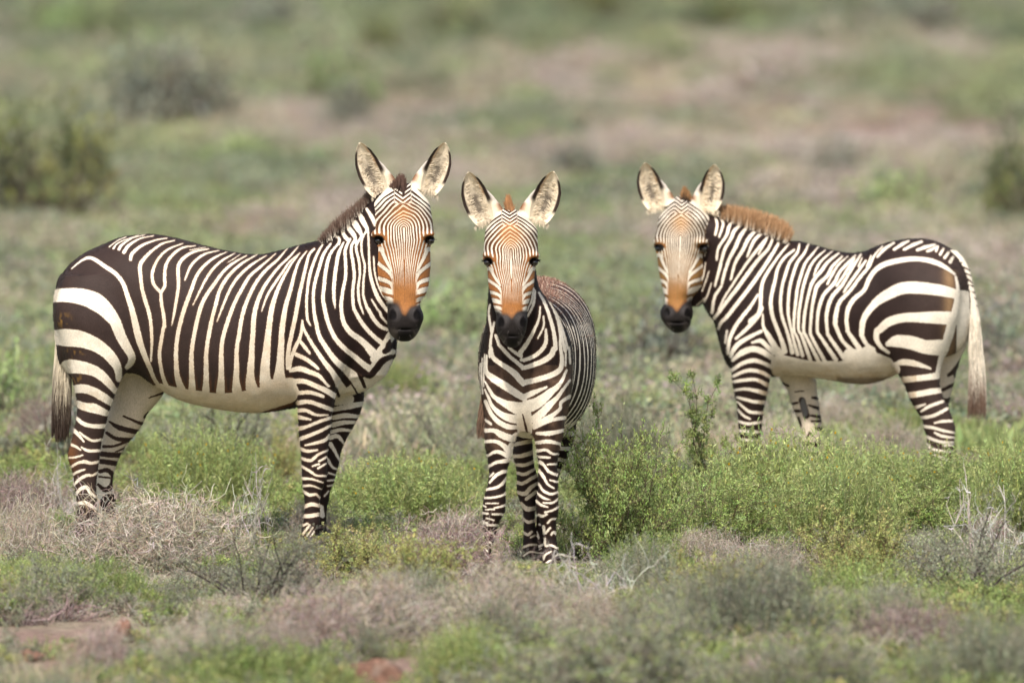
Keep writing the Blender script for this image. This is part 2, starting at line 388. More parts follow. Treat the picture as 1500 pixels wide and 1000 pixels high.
# ---- hair: tapered ribbons of three segments
def strands(R, T, width, c0, c1, bend=0.15, nseg=3, cmid=0.5):
    """R roots (n,3), T tips (n,3) metres; c0/c1 colours (n,3)"""
    n = len(R); d = T - R; L = np.linalg.norm(d, axis=1, keepdims=True)
    b = rng.normal(size=(n, 3)) * L * bend
    side = np.cross(d / np.maximum(L, 1e-9), rng.normal(size=(n, 3)) * 0.5 + np.array([0, 1.0, 0])); side /= np.maximum(np.linalg.norm(side, axis=1, keepdims=True), 1e-9)
    ts = np.linspace(0, 1, nseg + 1); V = []; Cc = []
    for t in ts:
        c = R + d * t + b * (t * (1 - t)); w = width * (1 - 0.8 * t) / 2
        V += [c - side * w, c + side * w]
        cc = c0 + (c1 - c0) * np.clip((t - cmid + .25) / .5, 0, 1); Cc += [cc, cc]
    V = np.stack(V, 1).reshape(-1, 3); Cc = np.stack(Cc, 1).reshape(-1, 3)
    k = 2 * (nseg + 1); base = np.arange(n)[:, None] * k
    fs = np.concatenate([base + np.array([[2*i, 2*i+1, 2*i+3, 2*i+2]]) for i in range(nseg)], 0)
    return V, fs, Cc
def join(parts):
    V, Fs, C, o = [], [], [], 0
    for v, f, c in parts: V.append(v); Fs.append(f + o); C.append(c); o += len(v)
    return np.vstack(V), np.vstack(Fs), np.vstack(C)

def ear_mesh(base, tip, W, yb, lean, inner, dark=1.0):
    """cupped ear; base/tip (x,py), half width W, inner = +1/-1 side of the head. returns x,y,p verts, quads, colours"""
    nu, nv = 34, 21
    U, Vv = np.meshgrid(np.linspace(0, 1, nu), np.linspace(-1, 1, nv), indexing='ij'); u, v = U.ravel(), Vv.ravel()
    base, tip = np.array(base, float), np.array(tip, float); ax = tip - base; L = np.linalg.norm(ax); axn = ax / L; sd = np.array([-axn[1], axn[0]])
    if sd[0] * inner < 0: sd = -sd                                     # +v points to the middle of the head
    sh = np.interp(u, [0, .1, .25, .45, .65, .8, .9, .96, 1], [.62, .80, .95, 1, .92, .70, .46, .26, .06])
    bow = 0.10 * np.sin(u * math.pi) * W * -1.2
    xy = base + ax * u[:, None] + sd * (sh * W * v + bow)[:, None]
    cup = (1 - np.abs(v) ** 2.2) * sh * W * 0.85
    y = yb + lean * u + cup
    nz = hash_noise(np.stack([u * 60, v * 40], 1), 7.0, 5); nz2 = hash_noise(np.stack([u * 60, v * 40], 1), 2.2, 9)
    cream = np.array([.74, .63, .47]); col = np.tile(cream, (len(u), 1))
    blot = np.clip(1.5 * np.exp(-((u - .42) / .25) ** 2 - ((v + .05) / .42) ** 2) * (0.95 + .3 * nz) + .16 * nz2 * np.exp(-(v / .7) ** 2), 0, 1)
    col = mixc(col, np.array([.07, .055, .042]), blot * 0.92 * dark)
    av = np.abs(v)
    rim = sstep(av + .04 * nz, .68, .76) * sstep(u, .2, .3) * (1 - sstep(u, .84, .92)) * np.where(v > 0, sstep(u, .3, .42), 1)
    col = mixc(col, np.array([.03, .02, .016]), rim)
    tan = sstep(av, .52, .62) * (1 - sstep(av, .68, .76)) * sstep(u, .4, .6) * (v > 0) * .6
    col = mixc(col, np.array([.42, .22, .09]), tan)
    Vf = np.stack([xy[:, 0], y, xy[:, 1]], 1)
    bulge = W * 0.95 * np.clip(1 - u / .62, 0, 1) * np.clip(v, 0, 1)
    xb = xy + sd * bulge[:, None]
    Vb = np.stack([xb[:, 0], y + 3.0 + 3.5 * (1 - av) , xb[:, 1]], 1)
    colb = np.tile(np.array([.70, .62, .52]), (len(u), 1))
    colb = mixc(colb, np.array([.20, .08, .03]), (1 - sstep(u + .06 * nz, .28, .38)) * sstep(u, .08, .16))
    colb = mixc(colb, np.array([.03, .02, .016]), sstep(u, .55, .62) * (1 - sstep(u, .9, .95)))
    n = nu * nv; g = np.arange(n).reshape(nu, nv)
    q = np.stack([g[:-1, :-1], g[1:, :-1], g[1:, 1:], g[:-1, 1:]], -1).reshape(-1, 4)
    rimi = np.concatenate([g[0, :], g[1:, -1], g[-1, -2::-1], g[-2:0:-1, 0]]); r2 = np.roll(rimi, -1)
    qs = np.stack([rimi, r2, r2 + n, rimi + n], 1)
    quads = np.vstack([q, q[:, ::-1] + n, qs])
    if np.cross(axn, sd) > 0: quads = quads[:, ::-1]
    # fur lining the ear
    m = 230
    uu = rng.uniform(.02, .8, m); vv = rng.choice([-1, 1], m) * rng.uniform(.3, .72, m)
    shh = np.interp(uu, [0, .1, .25, .45, .65, .8, .9, .96, 1], [.5, .74, .93, 1, .92, .70, .46, .26, .06])
    P0 = base + ax * uu[:, None] + sd * (shh * W * vv + 0.10 * np.sin(uu * math.pi) * W * -1.2)[:, None]
    P1 = P0 - sd * (np.sign(vv) * W * rng.uniform(.12, .34, m))[:, None] + axn * (rng.uniform(-.05, .2, m) * W)[:, None]
    y0 = yb + lean * uu + (1 - np.abs(vv) ** 2.2) * shh * W * .85 - .5; y1 = y0 - rng.uniform(0, 3, m) + W * .15
    ro = np.stack([P0[:, 0], y0, P0[:, 1]], 1); ti = np.stack([P1[:, 0], y1, P1[:, 1]], 1)
    # a fringe at the foot of the ear
    m2 = 130
    v3 = rng.uniform(-1, .8, m2); Q0 = base + ax * .06 + sd * (W * .7 * v3)[:, None]; Q1 = Q0 - axn * rng.uniform(4, 11, m2)[:, None] + sd * (v3 * 5)[:, None]
    yy = yb + 2 + rng.uniform(0, 3, m2)
    ro = np.vstack([ro, np.stack([Q0[:, 0], yy, Q0[:, 1]], 1)]); ti = np.vstack([ti, np.stack([Q1[:, 0], yy, Q1[:, 1]], 1)])
    return np.vstack([Vf, Vb]), quads, np.vstack([col, colb]), ro, ti

class Zebra:
    """photo pixels -> metres about the animal's own standing point"""
    def __init__(s, px, D, py_ground, shear=0.0, yref=0.0, xmid=0.0):
        s.px, s.D, s.pg, s.s, s.shear, s.yref, s.xmid = px, D, py_ground, scale_at(D), shear, yref, xmid
        s.loc = ((px - 750) / s.s, D, z_at(py_ground, D))
    def m(s, X):
        """(x, depth, py) px -> local metres; animals standing askew are turned about the vertical"""
        X = np.asarray(X, float); x = X[:, 0] + s.shear * (X[:, 1] + s.yref); y = X[:, 1] - s.shear * (X[:, 0] - s.xmid)
        return np.stack([(x - s.px) / s.s, y / s.s, (s.pg - X[:, 2]) / s.s], 1)
    def pm(s, X):
        """image x, depth, image py -> local metres"""
        X = np.asarray(X, float); return s.m(np.stack([X[:, 0] - s.shear * (X[:, 1] + s.yref), X[:, 1], X[:, 2] + PAR * X[:, 1]], 1))

def finish_zebra(Z, X, Fc, stripe, cl, cd, ph, amp, ears, label, eyes, eye_r, muzzle, flow, reg, hair_parts):
    V = Z.m(X); parts_ro, parts_ti = [], []
    Vs, Fs, St, CL, CD, PH, AM = [V], [Fc], [stripe], [cl], [cd], [ph], [amp]; o = len(V)
    for e in ears:
        v, q, c, ro, ti = ear_mesh(*e)
        Vs.append(Z.pm(v)); Fs.append(q + o); o += len(v)
        St.append(np.full(len(v), 9.0)); PH.append(np.zeros(len(v))); AM.append(np.zeros(len(v))); CL.append(c); CD.append(c); parts_ro.append(Z.pm(ro)); parts_ti.append(Z.pm(ti))
    me = mesh_from("zebra", np.vstack(Vs), np.vstack(Fs), [M_COAT])
    a = me.attributes.new("stripe", 'FLOAT', 'POINT'); a.data.foreach_set("value", np.concatenate(St).astype(np.float32))
    for nm, arr in (("ph", PH), ("amp", AM)):
        at = me.attributes.new(nm, 'FLOAT', 'POINT'); at.data.foreach_set("value", np.concatenate(arr).astype(np.float32))
    set_col(me, "cl", np.vstack(CL)); set_col(me, "cd", np.vstack(CD))
    ob = link("zebra", me, None, Z.loc); tag(ob, label, "zebra", "zebras watching the camera")
    for ro, ti in zip(parts_ro, parts_ti):
      c = np.tile(np.array([.72, .61, .45]), (len(ro), 1)) * rng.uniform(.75, 1.1, (len(ro), 1))
      vv, ff, cc = strands(ro, ti, 1.2 / Z.s, c, c); link("ear_fur", mesh_from("ear_fur", vv, ff, [M_HAIR], cc), ob)
    # short lie of hair over body and legs, in the colour of the coat under each root
    nrm = unit3(V, Fc); ok = np.nonzero((reg != 1) & (nrm[:, 1] < .45))[0]; k = rng.choice(ok, 85000); hgt = V[k, 2]
    root = V[k] + rng.normal(0, .0016, (len(k), 3)); leg = sstep(hgt, .78, .52)[:, None]
    dr = np.array(flow, float) * (1 - leg) + np.array([0, 0, -1.0]) * leg + rng.normal(0, .22, (len(k), 3)); nk = nrm[k]
    dr = dr - nk * (dr * nk).sum(1, keepdims=True); dr = dr / np.maximum(np.linalg.norm(dr, axis=1, keepdims=True), 1e-6) + nk * rng.uniform(.10, .42, (len(k), 1))
    ln = rng.uniform(.006, .0125, (len(k), 1)); root = root - dr * ln * .4
    cc_ = np.where((stripe[k] + rng.normal(0, 1.0, len(k)) > 0)[:, None], cl[k], cd[k]) * rng.uniform(.72, 1.25, (len(k), 1))
    vv, ff, cc = strands(root, root + dr * ln, .0010, cc_, cc_, .08, 2); link("fur", mesh_from("fur", vv, ff, [M_HAIR], cc), ob)
    for (x, p, y, sgn) in eyes:
        nu, nv = 14, 20
        th, ph = np.meshgrid(np.linspace(0, math.pi, nu), np.linspace(0, 2 * math.pi, nv, endpoint=False), indexing='ij')
        v = np.stack([x + eye_r[0] * np.sin(th) * np.cos(ph), y + eye_r[2] * np.sin(th) * np.sin(ph), p + eye_r[1] * np.cos(th)], -1).reshape(-1, 3)
        g = np.arange(nu * nv).reshape(nu, nv); g2 = np.roll(g, -1, 1)
        q = np.stack([g[:-1], g[1:], g2[1:], g2[:-1]], -1).reshape(-1, 4)
        link("eye", mesh_from("eye", Z.pm(v), q, [M_EYE]), ob)
        n = 26; t = rng.uniform(0, 1, n)
        r0 = np.stack([x + sgn * (t * 8 - 3.0), np.full(n, y - eye_r[2] * .55) + t * 3, np.full(n, p - eye_r[1] * .75) - 1.2 * np.sin(t * 3.1) + t * 2.0], 1)
        r1 = r0 + np.stack([sgn * rng.uniform(2, 6, n), rng.uniform(-5, -2, n), rng.uniform(-1.5, 2.0, n)], 1)
        cb = np.tile(BLACK, (n, 1)); vv, ff, cc = strands(Z.pm(r0), Z.pm(r1), 1.4 / Z.s, cb, cb)
        link("eyelash", mesh_from("eyelash", vv, ff, [M_HAIR], cc), ob)
    mx_, mp_, my_ = muzzle
    for sg in (-1, 1):
        n = 15; t = sg * rng.uniform(.25, 1, n)
        r0 = np.stack([mx_ + t * 17, my_ + 12 * t ** 2, mp_ + rng.uniform(-8, 16, n)], 1)
        r1 = r0 + np.stack([t * rng.uniform(2, 9, n), rng.uniform(-8, -1, n), rng.uniform(0, 9, n)], 1)
        cw = np.tile(np.array([.07, .06, .05]), (n, 1)); vv, ff, cc = strands(Z.pm(r0), Z.pm(r1), .4 / Z.s, cw, cw, .1); link("whiskers", mesh_from("whiskers", vv, ff, [M_HAIR], cc), ob)
    for name, lst in hair_parts.items():
        vv, ff, cc = join(lst); link(name, mesh_from(name, vv, ff, [M_HAIR], cc), ob)
    return ob

def mane_strands(Z, line, n, w=1.6, cols=None, spread=3.0, period=9.5, jitter=2.5, dark=0.5, yw=4.0):
    """line rows: x, py, depth at the root; x, py at the tip"""
    L = np.array(line, float); t = np.sort(rng.uniform(0, len(L) - 1, n)); R = hermite(np.arange(len(L)), L, t)
    f = rng.uniform(0.55, 1.05, n)
    dep = R[:, 2] + rng.normal(0, yw, n)
    r = np.stack([R[:, 0] + rng.normal(0, 1.2, n), dep, R[:, 1] + rng.normal(0, 1.2, n) + 2], 1)
    tp = np.stack([R[:, 0] + (R[:, 3] - R[:, 0]) * f + rng.normal(0, jitter, n), dep + rng.normal(0, spread, n), R[:, 1] + (R[:, 4] - R[:, 1]) * f + rng.normal(0, jitter * .6, n)], 1)
    arc = np.hypot(R[:, 0] - L[0, 0], R[:, 1] - L[0, 1])
    wb = (np.cos(2 * np.pi * arc / period) > dark - .5).astype(float)
    base = mixc(np.tile(cols[0], (n, 1)), np.tile(cols[1], (n, 1)), wb) * rng.uniform(.8, 1.15, (n, 1))
    tipc = np.tile(cols[2], (n, 1)) * rng.uniform(.7, 1.3, (n, 1))
    return strands(Z.pm(r), Z.pm(tp), w / Z.s, base, tipc, .12, 3, cols[3] if len(cols) > 3 else .45)
def tail_strands(Z, rows, n, colour, w=1.7, yw=5.0):
    """rows: py, left, right at root / at tip: (x0,x1,py0,py1,depth) -> (x0,x1,py0,py1)"""
    out = []
    for (a0, a1, p0, p1, dep), (b0, b1, q0, q1), cnt in rows:
        k = rng.uniform(0, 1, cnt); j = np.clip(k + rng.normal(0, .12, cnt), 0, 1)
        r = np.stack([a0 + (a1 - a0) * k, dep + rng.normal(0, yw, cnt), rng.uniform(p0, p1, cnt)], 1)
        tp = np.stack([b0 + (b1 - b0) * j, dep + rng.normal(0, yw, cnt), rng.uniform(q0, q1, cnt)], 1)
        out.append(strands(Z.pm(r), Z.pm(tp), w / Z.s, colour(r[:, 2]), colour(tp[:, 2]), .06, 4))
    return join(out)
# ---------------------------------------------------------------- zebra 1: the large one on the left, side-on
def zebra_one():
    B = Body(60, 660, 262, 806, -108, 98)
    S, HD, FF, FH = 0, 1, 2, 3
    B.sweep(S, 'x', [(79,440,470,0,8),(84,415,520,0,32),(95,397,543,0,54),(120,374,560,0,68),(150,359,566,0,74),(185,346,546,0,78),(203,344,548,0,80),(220,343,560,0,81),(238,345,572,0,83),
        (260,349,584,0,85),(300,360,595,0,89),(340,369,602,0,92),(380,373,604,0,92),(420,364,599,0,87),(452,356,592,0,80),(475,352,585,0,73),
        (500,356,580,0,67),(530,385,574,0,58),(552,432,560,0,46),(568,472,541,0,33),(577,498,520,0,14)], 4, 2.15)
    B.sweep(S, 'z', [(283,546,596,-20,24),(292,542,600,-20,29),(305,533,602,-20,33),(320,522,603,-18,37),(335,509,603,-16,42),(350,491,602,-14,46),(368,472,601,-12,50),
        (390,462,599,-9,54),(420,455,594,-6,57),(450,455,588,-4,60),(480,458,581,-2,60),(505,465,577,0,56),(525,475,573,0,50),(545,490,562,0,40)], 16, 2.1)
    # shoulder and near fore leg
    B.sweep(S, 'z', [(400,455,500,-46,20),(430,442,515,-48,28),(480,430,524,-50,33),(520,428,516,-52,34),(548,431,502,-52,33),(565,434,495,-51,32),(592,437,490,-49,27),(608,437,487,-48,24),
        (624,438,486,-47,21),(640,439,483.5,-46,19),(656,441,481.5,-46,17.5),(672,442.5,480.5,-46,17),(690,443,480,-46,17),(704,443.5,478,-46,16),(716,445,473,-46,13.5),
        (727,446.5,469.5,-46,12.5),(742,447,469.5,-46,12.5),(756,446,469,-46,13.5),(766,445,470,-46,15),(780,442,466,-46,14),(790,440,470,-46,16),(800,437,472,-46,18)], 12, 2.2)
    B.sweep(FF, 'z', [(560,470,532,44,26),(579,475,533,45,26),(601,478,528,46,24),(620,477,519,46,21),(634,475,511,46,18),(648,471,504,46,17),(664,467,498,46,16.5),(678,465,496,46,16.5),(691,463,492,46,16.5),
        (707,461,488,46,15),(718,459,483,46,13),(729,457,481,46,12.5),(743,456,478,46,12.5),(756,455,477,46,14),(768,453,477,46,14),(790,450,480,46,17)], 10, 2.2)
    # haunch and near hind leg
    B.sweep(S, 'z', [(405,96,175,-38,22),(440,84,195,-42,34),(470,83,199,-44,38),(500,94,199,-44,37),(530,102,195,-44,33),(548,105,183,-43,30),(575,112,171,-42,26),(600,115,162.5,-41,22),(620,112,157,-41,19),
        (635,109,153.5,-41,17),(651,105,149.5,-41,15.5),(667,100.7,147.5,-41,15),(678,103,146,-41,14),(691,107.5,144.5,-41,13),(709,110,142.5,-41,12),(725,112.5,142.5,-41,12),(744,115,143.5,-41,14),
        (760,113,146,-41,14),(780,113,148,-41,15),(800,112,152,-41,18)], 12, 2.2)
    B.sweep(FH, 'z', [(520,165,232,40,26),(548,166,240,42,26),(575,162,238,42,24),(592,159,226,42,22),(607,156,214,42,21),(619,153,209,42,19),(638,148,195,42,17),(653,145,182.5,42,15.5),(670,139,174,42,15),(686,138,168,42,14),
        (700,138,164.5,42,12.5),(712,139,164,42,12),(725,141,167,42,13),(745,140,168,42,14),(765,139,170,42,15),(790,138,172,42,18)], 8, 2.2)
    # head, hanging from the poll and turned to the camera
    B.sweep(HD, 'z', [(270,576,606,-34,10),(275,569,610,-36,17),(283,562,617,-36,26),(296,551,628,-35,36),(312,549,632,-34,41),(325,548,634,-32,46),(340,547,635.5,-31,50),(352,547,635,-31,52),(362,551,631,-32,51),
        (374,551.5,630.5,-34,48),(390,551.5,630.5,-38,44),(406,553.5,629,-43,38),(422,559,627.5,-48,33),(432,562.5,624,-52,29),(442,567,617,-56,26),(450,569,616.5,-59,25),(457,568,619.5,-61,25.5),
        (466,567.5,621,-62,25.5),(475,568,618,-62,24.5),(483,569.5,615,-61,23.5),(490,573,611,-60,21),(496,579,606,-59,15),(500,587,600,-58,8)], 6, 2.35)
    for sx in (-1, 1):
        B.ball(HD, (592 + sx*35, 344, -64), (10, 5, 11), 6)           # brow
        B.ball(HD, (594 + sx*16.5, 462, -88), (6, 8.5, 6), 4, cut=True)      # nostril
        B.ball(HD, (592 + sx*37.5, 354, -67), (9, 6.5, 7), 3, cut=True)   # eye socket
    B.ball(HD, (594, 484, -92), (16, 1.6, 12), 2, cut=True)           # mouth
    X, Fc, reg = B.polygonise()
    Z = Zebra(330, dist_at(798), 798)
    x, y, p = X[:, 0], X[:, 1], X[:, 2]
    pi = p + PAR * np.abs(y); pa = p - PAR * y
    strokes = parse_strokes(SIDE1)
    f = paint(x, pi, -8.0, strokes, thin=.89)
    n = len(X); cl = np.tile(WHITE, (n, 1)); cd = np.tile(DARK, (n, 1))
    nz = hash_noise(X, 11.0, 2); nz2 = hash_noise(X, 4.0, 4)
    # tan belly with underside shade put in the colour, rusty ends to the flank stripes, dung-stained haunch
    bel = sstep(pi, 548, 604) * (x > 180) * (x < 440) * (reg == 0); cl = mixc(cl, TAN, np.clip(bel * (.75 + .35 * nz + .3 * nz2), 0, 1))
    stain = sstep(hash_noise(X, 17.0, 81) + .6 * nz2, .25, .8) * (reg == 0) * sstep(pi, 470, 560); cl = mixc(cl, TAN, stain * .45)
    edge = sstep(pi, 540, 572) * (x > 215) * (x < 430) * (reg == 0); cd = mixc(cd, RUST * .55, edge * .6 * sstep(f, -6, -0.5))
    cd = mixc(cd, np.array([.075, .05, .042]), sstep(x, 480, 300) * .28)
    flank = (reg == 0) * sstep(x, 170, 230) * (1 - sstep(x, 430, 500)); cl = mixc(cl, np.array([.56, .445, .32]), flank * np.clip(.55 + .4 * nz, 0, 1))
    dung = np.exp(-((x - 95) / 9) ** 2 - ((pi - 470) / 9) ** 2) + .8 * np.exp(-((x - 112) / 12) ** 2 - ((pi - 517) / 8) ** 2) + .6 * np.exp(-((x - 115) / 10) ** 2 - ((pi - 556) / 8) ** 2)
    cd = mixc(cd, np.array([.22, .12, .03]), np.clip(dung * sstep(nz2, -.1, .5) * .8, 0, 1))
    hock = np.exp(-((x - 104) / 12) ** 2 - ((pi - 668) / 28) ** 2) * (reg == 0); cd = mixc(cd, RUST * .5, hock * .7); cl = mixc(cl, np.array([.6, .42, .27]), np.clip(hock, 0, 1) * .6)
    for r_, base, txt in ((2, -8.0, FARF1), (3, 8.0, FARH1)):
        w = reg == r_; f[w] = paint(x[w], pa[w], base, parse_strokes(txt))
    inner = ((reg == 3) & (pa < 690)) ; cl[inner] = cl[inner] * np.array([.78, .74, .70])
    w = reg == 1; ph = np.zeros(n); amp = np.zeros(n)
    ff, c1, c2, ph[w], amp[w] = face(x[w], pa[w], [(270, 590), (300, 591), (353, 593), (400, 593), (500, 594.5)], [273, 300, 353, 420, 447, 500], 1.0)
    f[w], cl[w], cd[w] = ff, c1, c2
    socket(x, pa, y, f, cl, cd, w, ((555.5, 353), (631, 353)), 10)
    hoof = (pi > 786); f[hoof] = -8; cd[hoof] = [.05, .045, .04]
    ears = [((559, 287), (527.5, 210), 18.5, -42, -2, 1), ((627, 284), (652.5, 210), 18.5, -42, -2, -1)]
    hair = dict(
        mane=[mane_strands(Z, [(474,356,-6,470,351),(486,350,-8,484,334),(497,345,-9,496,322),(511,335,-10,511,308),(526,321,-12,526,297),(538,308,-14,537,288),(548,296,-16,545,279),(556,288,-18,552,276)], 8000,
              1.2, (DARK*1.2, WHITE*.92, np.array([.15,.09,.065]), .52), 5.0, 10.5, 3.8, .55, 6)],
        forelock=[mane_strands(Z, [(576,285,-46,572,272),(581,283,-48,579,264),(586,284,-50,586,256),(591,287,-52,591,258),(592,292,-56,593,266)], 900, 1.6, (DARK, DARK, np.array([.10,.055,.04])), 2, 10, 2.0)],
        tail=[tail_strands(Z, [((85,98,470,500,-6),(80,100,545,600),1500),((84,100,495,535,-6),(77,104,590,628),2400),((82,102,530,570,-6),(76,101,605,642),2400),((84,99,560,600,-6),(81,96,622,648),1100)], 0,
              lambda q: mixc(np.tile(np.array([.84,.73,.55]), (len(q),1)), np.tile(np.array([.055,.032,.02]), (len(q),1)), sstep(q + rng.normal(0, 16, len(q)), 545, 610)) * rng.uniform(.7,1.2,(len(q),1)), 1.0)])
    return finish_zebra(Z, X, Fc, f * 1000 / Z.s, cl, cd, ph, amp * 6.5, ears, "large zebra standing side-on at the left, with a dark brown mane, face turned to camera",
        [(555.5, 354, -60, -1), (631, 354, -60, 1)], (6.0, 5.2, 6.5), (594, 478, -86), (-1, 0, -.6), reg, hair)

def socket(x, pa, y, f, cl, cd, w, cs, r):
    """bare dark skin rimmed with rust round each eye"""
    for cx, cp in cs:
        d = np.hypot((x - cx) / 1.25, pa - cp); s_ = w & (d < r * 1.5)
        rim = np.clip(1 - sstep(d + (pa > cp) * 3, r * .6, r * 1.0), 0, 1) * (w & (pa < cp + 5)); core = np.clip(1 - sstep(d, r * .55, r * .8), 0, 1) * w
        f[:] = f * (1 - np.clip(rim * 1.2, 0, 1)) - 8 * np.clip(rim * 1.2, 0, 1)
        cd[:] = mixc(cd, RUST * 1.15, rim); cd[:] = mixc(cd, BLACK, core)

